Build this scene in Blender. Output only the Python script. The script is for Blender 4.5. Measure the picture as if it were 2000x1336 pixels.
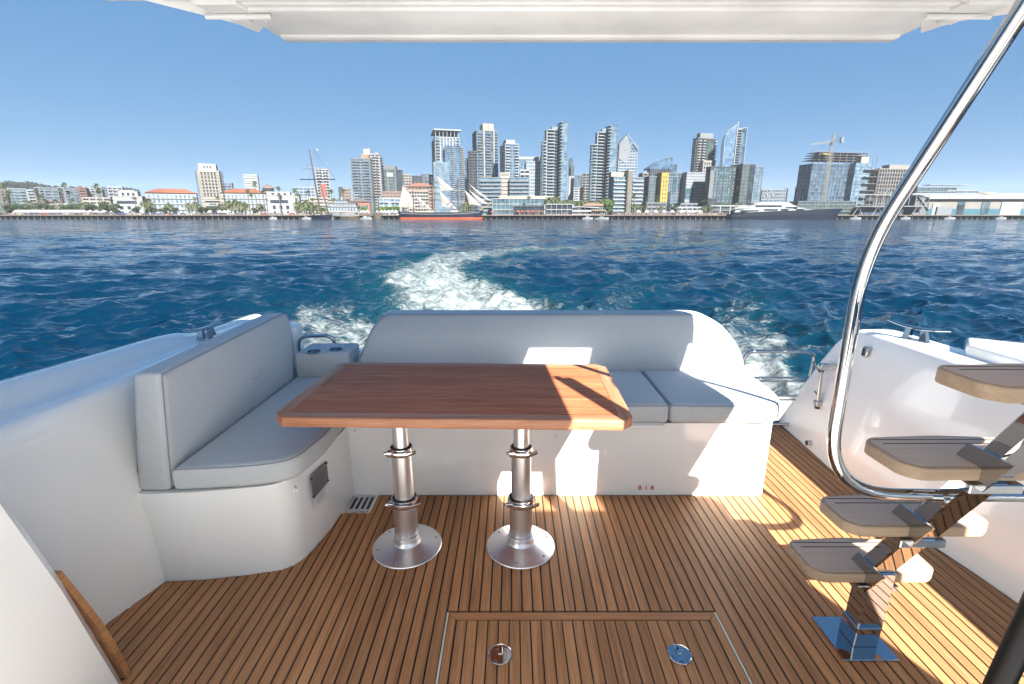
import bpy, bmesh, math, random
import numpy as np
from mathutils import Vector, Matrix
random.seed(7)
R = math.radians
for o in list(bpy.data.objects): bpy.data.objects.remove(o)
SC = bpy.context.scene
COL = SC.collection

# ------------------------------------------------------------------ camera, sky, sun, exposure
PITCH = R(14.7); FPX = 944.0; CAMZ = 1.55; WATER = -1.25
cam = bpy.data.cameras.new('camera'); camo = bpy.data.objects.new('camera', cam); COL.objects.link(camo)
camo.location = (0, 0, CAMZ); camo.rotation_euler = (math.pi/2 - PITCH, 0, 0)
cam.sensor_width = 36; cam.lens = FPX/2000*36; cam.clip_start = 0.05; cam.clip_end = 20000
SC.camera = camo
EXPO = 2.8; SKYP = (.44, .29, .19); SKYK = (.50, .66, .87)
SUN = Vector((0.47, -1.2, 1.0)).normalized()
world = bpy.data.worlds.new('World'); SC.world = world; world.use_nodes = True
wn = world.node_tree; bg = wn.nodes['Background']
sky = wn.nodes.new('ShaderNodeTexSky'); sky.sky_type = 'NISHITA'; sky.sun_disc = False
sky.sun_elevation = math.asin(SUN.z); sky.sun_rotation = math.atan2(SUN.x, SUN.y)
sky.altitude = 400; sky.air_density = .6; sky.dust_density = .1; sky.ozone_density = 6.0
sep = wn.nodes.new('ShaderNodeSeparateColor'); cmb = wn.nodes.new('ShaderNodeCombineColor')
wn.links.new(sky.outputs[0], sep.inputs[0])
for i in range(3):      # colour response of the picture: a flatter, clearer blue than the raw model
    m0 = wn.nodes.new('ShaderNodeMath'); m0.operation = 'MULTIPLY'; m0.inputs[1].default_value = .05
    m1 = wn.nodes.new('ShaderNodeMath'); m1.operation = 'POWER'; m1.inputs[1].default_value = SKYP[i]
    m2 = wn.nodes.new('ShaderNodeMath'); m2.operation = 'MULTIPLY'; m2.inputs[1].default_value = SKYK[i]/2**EXPO/.1
    wn.links.new(sep.outputs[i], m0.inputs[0]); wn.links.new(m0.outputs[0], m1.inputs[0])
    wn.links.new(m1.outputs[0], m2.inputs[0]); wn.links.new(m2.outputs[0], cmb.inputs[i])
wn.links.new(cmb.outputs[0], bg.inputs[0])
bg.inputs[1].default_value = 0.1
sl = bpy.data.lights.new('sun', 'SUN'); sl.energy = 3.6; sl.angle = R(0.5); sl.color = (1, .95, .88)
so = bpy.data.objects.new('sun', sl); COL.objects.link(so)
so.rotation_euler = SUN.to_track_quat('Z', 'Y').to_euler()
SC.view_settings.view_transform = 'Standard'; SC.view_settings.look = 'None'
SC.view_settings.gamma = 1; SC.view_settings.exposure = EXPO
SC.view_settings.use_curve_mapping = False
try: SC.cycles.max_bounces = 8
except Exception: pass

CT, ST = math.cos(PITCH), math.sin(PITCH)
def at(px, py, Y):
    """point of the place at distance Y on the sight line of a photo pixel"""
    u = (px-1000)/FPX; v = (py-668)/FPX
    s = Y/(CT - v*ST)
    return Vector((u*s, Y, CAMZ + s*(-ST - v*CT)))
def onz(px, py, z):
    u = (px-1000)/FPX; v = (py-668)/FPX
    s = (z-CAMZ)/(-ST - v*CT)
    return Vector((u*s, s*(CT - v*ST), z))

# ------------------------------------------------------------------ object helpers
def tag(o, label=None, cat=None, group=None, kind=None):
    if label: o['label'] = label
    if cat: o['category'] = cat
    if group: o['group'] = group
    if kind: o['kind'] = kind
    return o
def thing(name, label, cat, loc=(0, 0, 0), group=None):
    o = bpy.data.objects.new(name, None); COL.objects.link(o); o.location = loc
    o.empty_display_size = .1
    return tag(o, label, cat, group)
def copy_tree(o, parent=None):
    c = o.copy(); COL.objects.link(c)
    if parent: c.parent = parent
    for ch in o.children: copy_tree(ch, c)
    return c
def wloc(o):
    v = Vector(o.location)
    while o.parent: o = o.parent; v += o.location
    return v
class MB:
    def __init__(s): s.v = []; s.f = []
    def add(s, vs, fs):
        n = len(s.v); s.v += [tuple(x) for x in vs]; s.f += [tuple(i+n for i in f) for f in fs]; return s
    def box(s, x0, x1, y0, y1, z0, z1):
        if x0 > x1: x0, x1 = x1, x0
        if y0 > y1: y0, y1 = y1, y0
        if z0 > z1: z0, z1 = z1, z0
        return s.add([(x0,y0,z0),(x1,y0,z0),(x1,y1,z0),(x0,y1,z0),(x0,y0,z1),(x1,y0,z1),(x1,y1,z1),(x0,y1,z1)],
                     [(0,3,2,1),(4,5,6,7),(0,1,5,4),(1,2,6,5),(2,3,7,6),(3,0,4,7)])
    def obox(s, o, a, b, c):
        o, a, b, c = map(Vector, (o, a, b, c))
        vs = [o, o+a, o+a+b, o+b, o+c, o+a+c, o+a+b+c, o+b+c]
        fs = [(0,3,2,1),(4,5,6,7),(0,1,5,4),(1,2,6,5),(2,3,7,6),(3,0,4,7)]
        if a.cross(b).dot(c) < 0: fs = [f[::-1] for f in fs]
        return s.add(vs, fs)
    def prism(s, poly, z0, z1):
        n = len(poly)
        ar = sum(poly[i][0]*poly[(i+1)%n][1]-poly[(i+1)%n][0]*poly[i][1] for i in range(n))
        if ar < 0: poly = poly[::-1]
        vs = [(x,y,z0) for x,y in poly]+[(x,y,z1) for x,y in poly]
        return s.add(vs, [tuple(range(n))[::-1], tuple(range(n,2*n))]+[(i,(i+1)%n,(i+1)%n+n,i+n) for i in range(n)])
    def tube(s, pts, r, seg=12, caps=True, r1=None):
        pts = [Vector(p) for p in pts]; n = len(pts); n0 = len(s.v)
        t = (pts[1]-pts[0]).normalized()
        a = t.cross(Vector((0,0,1)));
        if a.length < 1e-3: a = t.cross(Vector((1,0,0)))
        a.normalize()
        for i, p in enumerate(pts):
            if i == 0: t2 = pts[1]-pts[0]
            elif i == n-1: t2 = pts[-1]-pts[-2]
            else: t2 = (pts[i+1]-p).normalized()+(p-pts[i-1]).normalized()
            t2.normalize(); a = (a - t2*a.dot(t2)).normalized(); b = t2.cross(a)
            rr = r if r1 is None else r+(r1-r)*i/(n-1)
            for k in range(seg):
                q = 2*math.pi*k/seg; s.v.append(tuple(p+a*math.cos(q)*rr+b*math.sin(q)*rr))
        for i in range(n-1):
            for k in range(seg):
                k2 = (k+1)%seg; s.f.append((n0+i*seg+k, n0+i*seg+k2, n0+(i+1)*seg+k2, n0+(i+1)*seg+k))
        if caps:
            s.f.append(tuple(n0+k for k in range(seg))[::-1]); s.f.append(tuple(n0+(n-1)*seg+k for k in range(seg)))
        return s
    def lathe(s, prof, c, seg=32):
        c = Vector(c); n0 = len(s.v); m = len(prof)
        for r, z in prof:
            for k in range(seg):
                q = 2*math.pi*k/seg; s.v.append((c.x+r*math.cos(q), c.y+r*math.sin(q), c.z+z))
        for i in range(m-1):
            for k in range(seg):
                k2 = (k+1)%seg; s.f.append((n0+i*seg+k, n0+i*seg+k2, n0+(i+1)*seg+k2, n0+(i+1)*seg+k))
        s.f.append(tuple(n0+k for k in range(seg))[::-1]); s.f.append(tuple(n0+(m-1)*seg+k for k in range(seg)))
        return s
    def loft(s, secs, close=False, caps=True):
        n0 = len(s.v); m = len(secs[0])
        for sec in secs: s.v += [tuple(p) for p in sec]
        for i in range(len(secs)-1):
            for k in range(m if close else m-1):
                k2 = (k+1)%m; s.f.append((n0+i*m+k, n0+i*m+k2, n0+(i+1)*m+k2, n0+(i+1)*m+k))
        if caps:
            s.f.append(tuple(n0+k for k in range(m))[::-1]); s.f.append(tuple(n0+(len(secs)-1)*m+k for k in range(m)))
        return s
    def build(s, name, mat, parent=None, smooth=False, ang=40, kind=None, label=None, bevel=0, sub=0):
        me = bpy.data.meshes.new(name); me.from_pydata(s.v, [], s.f); me.update()
        if bevel or smooth:
            bm = bmesh.new(); bm.from_mesh(me)
            bmesh.ops.remove_doubles(bm, verts=bm.verts, dist=1e-5)
            if bevel:
                es = [e for e in bm.edges if len(e.link_faces) == 2 and e.calc_face_angle(0) > R(25)]
                bmesh.ops.bevel(bm, geom=es, offset=bevel, segments=3 if smooth else 1, profile=.5, affect='EDGES', clamp_overlap=True)
            bmesh.ops.recalc_face_normals(bm, faces=bm.faces)
            bm.to_mesh(me); bm.free()
        if smooth:
            me.shade_smooth(); me.set_sharp_from_angle(angle=R(ang))
        me.materials.append(mat)
        o = bpy.data.objects.new(name, me); COL.objects.link(o)
        if parent is not None:
            o.parent = parent; o.location = -wloc(parent)
        if kind: o['kind'] = kind
        if label: o['label'] = label
        return o
def inset(poly, d):
    n = len(poly); out = []
    for i in range(n):
        p0, p1, p2 = Vector(poly[i-1]), Vector(poly[i]), Vector(poly[(i+1)%n])
        a = (p1-p0).normalized(); b = (p2-p1).normalized()
        na = Vector((-a.y, a.x)); nb = Vector((-b.y, b.x)); m = (na+nb)
        m = m.normalized() if m.length > 1e-6 else na
        k = max(.35, m.dot(na)); out.append(p1+m*(d/k))
    return out
def roundpoly(poly, rs, seg=6):
    n = len(poly); out = []
    for i in range(n):
        r = rs[i] if isinstance(rs, (list, tuple)) else rs
        p0, p1, p2 = Vector(poly[i-1]), Vector(poly[i]), Vector(poly[(i+1)%n])
        if r <= 0: out.append(p1); continue
        a = (p0-p1); b = (p2-p1); r_ = min(r, a.length*.49, b.length*.49)
        A = p1+a.normalized()*r_; B = p1+b.normalized()*r_
        for k in range(seg+1):
            t = k/seg; out.append((1-t)**2*A+2*t*(1-t)*p1+t*t*B)
    return out
def cushion(poly, h0, h1, r, crown=.01, bottom=True, seg=5):
    """soft block: outline (ccw) in 2D, rounded edges, slightly crowned top. Returns MB in (a,b,h) space"""
    mb = MB(); rings = []
    def ring(d, h, k=1):
        rings.append([(p.x, p.y, h) for p in inset(poly, d)])
    for k in range(seg+1):
        q = math.pi/2*k/seg; ring(r*(1-math.sin(q)), h0+r*(1-math.cos(q))) if bottom else None
    if not bottom: ring(0, h0)
    for k in range(seg+1):
        q = math.pi/2*k/seg; ring(r*(1-math.cos(q)), h1-r+r*math.sin(q))
    cen = Vector((sum(p[0] for p in poly)/len(poly), sum(p[1] for p in poly)/len(poly)))
    base = [Vector((p[0], p[1])) for p in rings[-1]]
    for k in range(1, 7):
        t = 1-k/7
        rings.append([(*(cen+(p-cen)*t), h1+crown*(1-t*t)) for p in base])
    mb.loft(rings, close=True, caps=True); return mb
def fillet(pts, r, seg=6):
    pts = [Vector(p) for p in pts]; out = [pts[0]]
    for i in range(1, len(pts)-1):
        rr = r[i-1] if isinstance(r, (list, tuple)) else r
        a = pts[i-1]-pts[i]; b = pts[i+1]-pts[i]; q = min(rr, a.length*.49, b.length*.49)
        A = pts[i]+a.normalized()*q; B = pts[i]+b.normalized()*q
        for k in range(seg+1):
            t = k/seg; out.append((1-t)**2*A+2*t*(1-t)*pts[i]+t*t*B)
    out.append(pts[-1]); return out

# ------------------------------------------------------------------ materials
MATS = {}
def newmat(name):
    m = bpy.data.materials.new(name); m.use_nodes = True; MATS[name] = m
    return m, m.node_tree, m.node_tree.nodes['Principled BSDF']
def nd(t, typ, **kw):
    n = t.nodes.new(typ)
    for k, v in kw.items(): setattr(n, k, v)
    return n
def noise(t, scale, detail=4, rough=.55, coord=None, vec=(1,1,1), rot=(0,0,0), dist=0):
    tc = nd(t, 'ShaderNodeTexCoord'); mp = nd(t, 'ShaderNodeMapping')
    mp.inputs['Scale'].default_value = vec; mp.inputs['Rotation'].default_value = rot
    t.links.new(tc.outputs[coord or 'Object'], mp.inputs[0])
    n = nd(t, 'ShaderNodeTexNoise'); n.inputs['Scale'].default_value = scale
    n.inputs['Detail'].default_value = detail; n.inputs['Roughness'].default_value = rough
    n.inputs['Distortion'].default_value = dist
    t.links.new(mp.outputs[0], n.inputs['Vector']); return n
def ramp(t, src, stops):
    r = nd(t, 'ShaderNodeValToRGB'); e = r.color_ramp.elements
    while len(e) < len(stops): e.new(.5)
    for i, (p, c) in enumerate(stops):
        e[i].position = p; e[i].color = (*c, 1) if len(c) == 3 else c
    t.links.new(src, r.inputs[0]); return r
def bumpn(t, b, src, strength, dist=.01):
    n = nd(t, 'ShaderNodeBump'); n.inputs['Strength'].default_value = strength; n.inputs['Distance'].default_value = dist
    t.links.new(src, n.inputs['Height']); t.links.new(n.outputs[0], b.inputs['Normal']); return n
def simple(name, c, rough=.5, metal=0, var=.12, scale=3, coat=0, spec=.5, bump=0):
    m, t, b = newmat(name)
    n = noise(t, scale, 5)
    lo = tuple(x*(1-var) for x in c); hi = tuple(min(1, x*(1+var)) for x in c)
    r = ramp(t, n.outputs[0], [(.3, lo), (.7, hi)])
    t.links.new(r.outputs[0], b.inputs['Base Color'])
    b.inputs['Roughness'].default_value = rough; b.inputs['Metallic'].default_value = metal
    b.inputs['Coat Weight'].default_value = coat; b.inputs['Coat Roughness'].default_value = .08
    b.inputs['Specular IOR Level'].default_value = spec
    if bump: bumpn(t, b, n.outputs[0], bump)
    return m
def wood(name, dark, mid, light, axis, scale=1, rough=.5, coat=0, perobj=.0, fine=1.0, spec=.4):
    m, t, b = newmat(name)
    v1 = {'x': (.7, 14, 14), 'y': (14, .7, 14)}[axis]; v2 = {'x': (3, 110, 110), 'y': (110, 3, 110)}[axis]
    n1 = noise(t, 2.2*scale, 5, .6, vec=v1, dist=.6); n2 = noise(t, 1.6*scale, 4, .7, vec=v2)
    oi = nd(t, 'ShaderNodeObjectInfo')
    for n in (n1, n2):      # shift the grain from plank to plank
        mp = n.inputs['Vector'].links[0].from_node
        cb = nd(t, 'ShaderNodeCombineXYZ')
        mu = nd(t, 'ShaderNodeMath', operation='MULTIPLY'); mu.inputs[1].default_value = 37.0
        t.links.new(oi.outputs['Random'], mu.inputs[0])
        for k in range(3): t.links.new(mu.outputs[0], cb.inputs[k])
        t.links.new(cb.outputs[0], mp.inputs['Location'])
    mx = nd(t, 'ShaderNodeMix', data_type='FLOAT'); mx.inputs[0].default_value = .5
    t.links.new(n1.outputs[0], mx.inputs[2]); t.links.new(n2.outputs[0], mx.inputs[3])
    r = ramp(t, mx.outputs[0], [(.34, dark), (.5, mid), (.66, light)])
    hs = nd(t, 'ShaderNodeHueSaturation')
    mr = nd(t, 'ShaderNodeMapRange'); mr.inputs[3].default_value = 1-perobj; mr.inputs[4].default_value = 1+perobj
    t.links.new(oi.outputs['Random'], mr.inputs[0]); t.links.new(mr.outputs[0], hs.inputs['Value'])
    t.links.new(r.outputs[0], hs.inputs['Color']); t.links.new(hs.outputs[0], b.inputs['Base Color'])
    b.inputs['Roughness'].default_value = rough; b.inputs['Coat Weight'].default_value = coat
    b.inputs['Coat Roughness'].default_value = .25; b.inputs['Specular IOR Level'].default_value = spec
    bumpn(t, b, n2.outputs[0], .25*fine, .002); return m

TEAK = wood('deck_teak', (.21,.092,.036), (.36,.172,.072), (.48,.25,.115), 'y', perobj=.16, rough=.55)
TEAKX = wood('deck_teak_cross', (.22,.095,.038), (.35,.165,.07), (.43,.22,.10), 'x', perobj=.06, rough=.5)
TABLE = wood('table_wood', (.19,.052,.020), (.36,.115,.048), (.52,.21,.10), 'x', scale=1.6, rough=.5, coat=.0, spec=.2)
TABLEX = wood('table_border_wood', (.22,.08,.036), (.36,.15,.075), (.48,.23,.13), 'x', scale=1.0, rough=.45, coat=.05, perobj=.1)
TABLEY = wood('table_end_border_wood', (.22,.08,.036), (.36,.15,.075), (.48,.23,.13), 'y', scale=1.0, rough=.45, coat=.05, perobj=.15)
TREAD = wood('tread_synthetic_teak', (.47,.345,.265), (.52,.39,.305), (.56,.43,.345), 'x', scale=1.0, rough=.6)
TREADE = wood('tread_edge_teak', (.30,.21,.14), (.36,.26,.175), (.42,.32,.22), 'x', scale=1.0, rough=.6)
CAULK = simple('black_caulk', (.012,.012,.014), .6)
def gel():
    m, t, b = newmat('white_gelcoat')
    n = noise(t, 1.5, 4); r = ramp(t, n.outputs[0], [(.3, (.82,.82,.80)), (.7, (.86,.86,.84))])
    t.links.new(r.outputs[0], b.inputs['Base Color']); b.inputs['Roughness'].default_value = .18
    b.inputs['Coat Weight'].default_value = 1; b.inputs['Coat Roughness'].default_value = .04
    n2 = noise(t, 5, 2); bumpn(t, b, n2.outputs[0], .05, .01); return m
GEL = gel()
def fabric():
    m, t, b = newmat('grey_fabric')
    n = noise(t, 2.5, 5); r = ramp(t, n.outputs[0], [(.3, (.45,.475,.49)), (.7, (.465,.49,.505))])
    w1 = noise(t, 260, 2, .5, vec=(1,.12,1)); w2 = noise(t, 260, 2, .5, vec=(.12,1,.3))
    ad = nd(t, 'ShaderNodeMath', operation='ADD'); t.links.new(w1.outputs[0], ad.inputs[0]); t.links.new(w2.outputs[0], ad.inputs[1])
    r2 = ramp(t, ad.outputs[0], [(.75, (.95,.95,.95)), (1.0, (1.03,1.03,1.03))])
    mx = nd(t, 'ShaderNodeMix', data_type='RGBA', blend_type='MULTIPLY'); mx.inputs[0].default_value = 1
    t.links.new(r.outputs[0], mx.inputs[6]); t.links.new(r2.outputs[0], mx.inputs[7])
    t.links.new(mx.outputs[2], b.inputs['Base Color'])
    b.inputs['Roughness'].default_value = .9; b.inputs['Sheen Weight'].default_value = .15
    b.inputs['Specular IOR Level'].default_value = .2
    n3 = noise(t, 6, 3)
    a2 = nd(t, 'ShaderNodeMath', operation='MULTIPLY_ADD'); a2.inputs[1].default_value = 8
    t.links.new(n3.outputs[0], a2.inputs[0]); t.links.new(ad.outputs[0], a2.inputs[2])
    bumpn(t, b, a2.outputs[0], .2, .001); return m
FAB = fabric()
PIPE = simple('seam_piping', (.22,.24,.26), .9)
CHROME = simple('polished_steel', (.47,.48,.49), .045, 1, .02)
ALU = simple('brushed_aluminium', (.78,.79,.81), .34, 1, .02)
RUBBER = simple('black_rubber', (.02,.022,.026), .45)
DOORBLK = simple('black_door_frame', (.006,.006,.007), .5, spec=.2)
PLATEM = simple('engraved_plate', (.20,.205,.21), .4, .3)
REDM = simple('red_lettering', (.62,.02,.03), .5)
DARK = simple('dark_cavity', (.015,.015,.017), .6)
STICK = simple('white_sticker', (.75,.76,.78), .5)
GREYPR = simple('grey_print', (.12,.125,.14), .6)
TRIM = simple('pale_hatch_trim', (.55,.58,.5), .4)
GLASSD = simple('dark_tinted_glass', (.02,.025,.03), .05, coat=1)

# ------------------------------------------------------------------ water
def water():
    NA = 960
    a_front = np.radians(np.linspace(-62, 62, NA)); a_back = np.radians(np.linspace(62, 298, 90))[1:-1]
    ang = np.concatenate([a_front, a_back]); NA = len(ang)
    rs = [1.2]
    while rs[-1] < 2000:
        r = rs[-1]; rs.append(r+min(max(r*r/1350*.45, .05), (.013*r if r < 120 else .022*r) if r > 9 else .2))
    rs = np.array(rs); NR = len(rs)
    A, Rr = np.meshgrid(ang, rs)
    X = (Rr*np.sin(A)).ravel(); Y = (Rr*np.cos(A)).ravel()
    rr = Rr.ravel()
    sp = np.gradient(rs)[:, None]*np.ones_like(A); sp = np.maximum(sp, Rr*R(124)/960).ravel()
    rng = np.random.RandomState(3)
    Z = np.zeros_like(X); DX = np.zeros_like(X); DY = np.zeros_like(X)
    NW = 96
    for i in range(NW):
        lam = .34*(6.0/.34)**(i/(NW-1))*rng.uniform(.93, 1.07)
        th = R(-60)+rng.normal(0, .62)         # chop running from right rear to left
        k = 2*math.pi/lam; amp = .0118*lam**.62*rng.uniform(.6, 1.3)
        if lam > 2.0: amp *= .5
        ph = rng.uniform(0, 6.28)
        p = k*(X*math.cos(th)+Y*math.sin(th))+ph
        fade = np.clip((lam/sp-2.2)/2.5, 0, 1)
        Z += amp*fade*np.sin(p)
        DX += -amp*.8*fade*np.cos(p)*math.cos(th)*-1; DY += -amp*.8*fade*np.cos(p)*math.sin(th)*-1
    # wake: centre line bending to the right far astern, plus two outer arms
    def dist_path(path):
        best = np.full(X.shape, 1e9); tt = np.zeros(X.shape); side = np.zeros(X.shape)
        P = np.array(path, float); L = np.concatenate([[0], np.cumsum(np.hypot(*(P[1:]-P[:-1]).T))])
        for i in range(len(P)-1):
            d = P[i+1]-P[i]; l = np.hypot(*d)
            t = np.clip(((X-P[i,0])*d[0]+(Y-P[i,1])*d[1])/l/l, 0, 1)
            ex = X-P[i,0]-t*d[0]; ey = Y-P[i,1]-t*d[1]; q = np.hypot(ex, ey)
            m = q < best; best[m] = q[m]; tt[m] = (L[i]+t[m]*l); side[m] = np.sign(ex*d[1]-ey*d[0])[m]
        return best, tt, side
    def cr(pts, n=8):
        P = [np.array(p, float) for p in pts]; P = [P[0]*2-P[1]]+P+[P[-1]*2-P[-2]]; out = []
        for i in range(1, len(P)-2):
            for j in range(n):
                t = j/n; out.append(.5*((2*P[i])+(-P[i-1]+P[i+1])*t+(2*P[i-1]-5*P[i]+4*P[i+1]-P[i+2])*t*t+(-P[i-1]+3*P[i]-3*P[i+1]+P[i+2])*t**3))
        out.append(P[-2]); return out
    foam = np.zeros_like(X); aer = np.zeros_like(X)
    low = 0
    for i in range(14):
        lam = rng.uniform(1.2, 6); th = rng.uniform(0, 6.28); low = low+np.sin(2*math.pi/lam*(X*math.cos(th)+Y*math.sin(th))+rng.uniform(0, 6.28))/14*2.2
    main = cr([(0.0,4), (-.4,9), (-1.1,14), (-3.0,20), (-4.6,27), (-3.2,35), (1,41), (8,45), (18,48), (32,51)])
    d, t, s = dist_path(main)
    wid = np.interp(t, [0, 6, 12, 22, 34, 48, 70], [2.6, 2.8, 2.5, 2.3, 3.0, 2.6, 2.0])
    stg = np.interp(t, [0, 5, 12, 20, 28, 36, 44, 56, 72], [.8, .8, .78, .72, .66, .62, .52, .38, .0])
    lf = np.clip(1-d/wid, -1, 1)
    foam = np.maximum(foam, stg*np.clip(lf*1.3+.42+.34*low, 0, 1)*(d < wid*1.9))
    aer = np.maximum(aer, stg*np.exp(-(d/(wid*1.15))**2))
    # inner turbulent area right of the curved wake
    for path, w0, st, tmax in (([(-2.3,3),(-3.2,8),(-4.6,12),(-6.3,16)], .9, .92, 16), ([(2.5,3),(4.0,8),(5.8,11.5),(7.0,14)], .85, .95, 14),
                         ([(5.5,12),(8.5,17),(12,24)], .6, .42, 14), ([(2.0,13),(5,19),(5.5,26)], .9, .45, 14),([(-5,11),(-9,17),(-13,24)], .5, .3, 14),
                         ([(4,9),(8,11),(12,13.5)], .9, .45, 9),([(-6,19),(-8,26),(-8,36)], .5, .4, 14)):
        d, t, s = dist_path(cr(path)); w = w0*(1+t/16)
        st_ = st*np.clip(1.25-t/tmax, 0, 1)
        foam = np.maximum(foam, st_*np.clip((1-d/w)*1.2+.35+.4*low, 0, 1)*(d < w*1.7))
        aer = np.maximum(aer, .5*st_*np.exp(-(d/(w*1.3))**2))
    near = np.clip((15-Y)/6, 0, 1)*np.clip((7-np.abs(X-.5))/3, 0, 1)
    aer = np.maximum(aer, .35*near); foam = np.maximum(foam, near*np.clip(.30+.28*low, 0, .6))
    # turbulence relief in the wake
    tb = 0
    for i in range(26):
        lam = .45*(2.4/.45)**(i/25)*rng.uniform(.9, 1.1); th = rng.uniform(0, 6.28)
        fade = np.clip((lam/sp-2.2)/2.5, 0, 1)
        tb = tb+fade*.012*lam**.7*np.sin(2*math.pi/lam*(X*math.cos(th)+Y*math.sin(th))+rng.uniform(0, 6.28))
    Z += tb*2.2*np.clip(aer*1.6, 0, 1)+.05*np.clip(foam, 0, 1)
    hullm = (np.abs(X-.2) < 2.6) & (Y < 4.2); Z[hullm] = np.minimum(Z[hullm], .05)
    co = np.stack([X+DX, Y+DY, Z+WATER], 1).astype(np.float32)
    idx = np.arange(NR*NA).reshape(NR, NA)
    nx = np.roll(idx, -1, 1)
    q = np.stack([idx[:-1], idx[1:], nx[1:], nx[:-1]], -1).reshape(-1, 4)[:, ::-1]
    me = bpy.data.meshes.new('water'); me.vertices.add(len(co)); me.vertices.foreach_set('co', co.ravel())
    me.loops.add(q.size); me.loops.foreach_set('vertex_index', q.ravel().astype(np.int32))
    me.polygons.add(len(q)); me.polygons.foreach_set('loop_start', np.arange(0, q.size, 4, dtype=np.int32))
    me.update(calc_edges=True); me.validate()
    for nm, arr in (('foam', foam), ('aer', aer)):
        at_ = me.attributes.new(nm, 'FLOAT', 'POINT'); at_.data.foreach_set('value', arr.astype(np.float32))
    me.shade_smooth()
    m, t, b = newmat('sea_water')
    fo = nd(t, 'ShaderNodeAttribute', attribute_name='foam'); ae = nd(t, 'ShaderNodeAttribute', attribute_name='aer')
    f1 = noise(t, 2.0, 9, .68, vec=(.55,1,1), dist=1.1); f2 = noise(t, 11, 5, .65, vec=(.6,1,1), dist=.4)
    mx = nd(t, 'ShaderNodeMix', data_type='FLOAT'); mx.inputs[0].default_value = .46
    t.links.new(f1.outputs[0], mx.inputs[2]); t.links.new(f2.outputs[0], mx.inputs[3])
    ad = nd(t, 'ShaderNodeMath', operation='MULTIPLY_ADD'); ad.inputs[1].default_value = .52
    t.links.new(fo.outputs['Fac'], ad.inputs[0]); t.links.new(mx.outputs[0], ad.inputs[2])
    fm = nd(t, 'ShaderNodeMapRange', interpolation_type='SMOOTHSTEP'); fm.inputs[1].default_value = .70; fm.inputs[2].default_value = .99
    t.links.new(ad.outputs[0], fm.inputs[0])
    # foam only where the wake is
    gt = nd(t, 'ShaderNodeMapRange'); gt.inputs[1].default_value = .04; gt.inputs[2].default_value = .16
    t.links.new(fo.outputs['Fac'], gt.inputs[0])
    fmm = nd(t, 'ShaderNodeMath', operation='MULTIPLY'); t.links.new(fm.outputs[0], fmm.inputs[0]); t.links.new(gt.outputs[0], fmm.inputs[1])
    c1 = ramp(t, ae.outputs['Fac'], [(0, (.0005,.011,.027)), (.5, (.003,.024,.034)), (1, (.022,.065,.072))])
    mc = nd(t, 'ShaderNodeMix', data_type='RGBA'); mc.inputs[7].default_value = (.18,.205,.21,1)
    t.links.new(fmm.outputs[0], mc.inputs[0]); t.links.new(c1.outputs[0], mc.inputs[6]); t.links.new(mc.outputs[2], b.inputs['Base Color'])
    mr = nd(t, 'ShaderNodeMix', data_type='FLOAT'); mr.inputs[2].default_value = .07; mr.inputs[3].default_value = .75
    t.links.new(fmm.outputs[0], mr.inputs[0]); t.links.new(mr.outputs[0], b.inputs['Roughness'])
    b.inputs['IOR'].default_value = 1.33; b.inputs['Specular IOR Level'].default_value = .5
    def slope(scale, vec, k, rot, detail=7):
        n_ = noise(t, scale, detail, .68, vec=vec, rot=(0,0,R(rot)), dist=.3)
        sb = nd(t, 'ShaderNodeVectorMath', operation='SUBTRACT'); sb.inputs[1].default_value = (.5,.5,.5)
        ml = nd(t, 'ShaderNodeVectorMath', operation='MULTIPLY'); ml.inputs[1].default_value = (k,k,0)
        t.links.new(n_.outputs['Color'], sb.inputs[0]); t.links.new(sb.outputs[0], ml.inputs[0]); return ml
    s1 = slope(2.4, (.5,1.3,1), 1.6, 12); s2 = slope(.30, (.5,1.5,1), 1.5, -8, 5)
    s3 = slope(7.0, (.6,1.2,1), .55, 25, 3)
    a1 = nd(t, 'ShaderNodeVectorMath', operation='ADD'); t.links.new(s1.outputs[0], a1.inputs[0]); t.links.new(s2.outputs[0], a1.inputs[1])
    a1b = nd(t, 'ShaderNodeVectorMath', operation='ADD'); t.links.new(a1.outputs[0], a1b.inputs[0]); t.links.new(s3.outputs[0], a1b.inputs[1])
    ge = nd(t, 'ShaderNodeNewGeometry'); a2 = nd(t, 'ShaderNodeVectorMath', operation='ADD')
    t.links.new(a1b.outputs[0], a2.inputs[0]); t.links.new(ge.outputs['Normal'], a2.inputs[1])
    a3 = nd(t, 'ShaderNodeVectorMath', operation='NORMALIZE'); t.links.new(a2.outputs[0], a3.inputs[0])
    bp_ = bumpn(t, b, fmm.outputs[0], .6, .08); t.links.new(a3.outputs[0], bp_.inputs['Normal'])
    me.materials.append(m)
    o = bpy.data.objects.new('water', me); COL.objects.link(o); o['kind'] = 'structure'
water()

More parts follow.
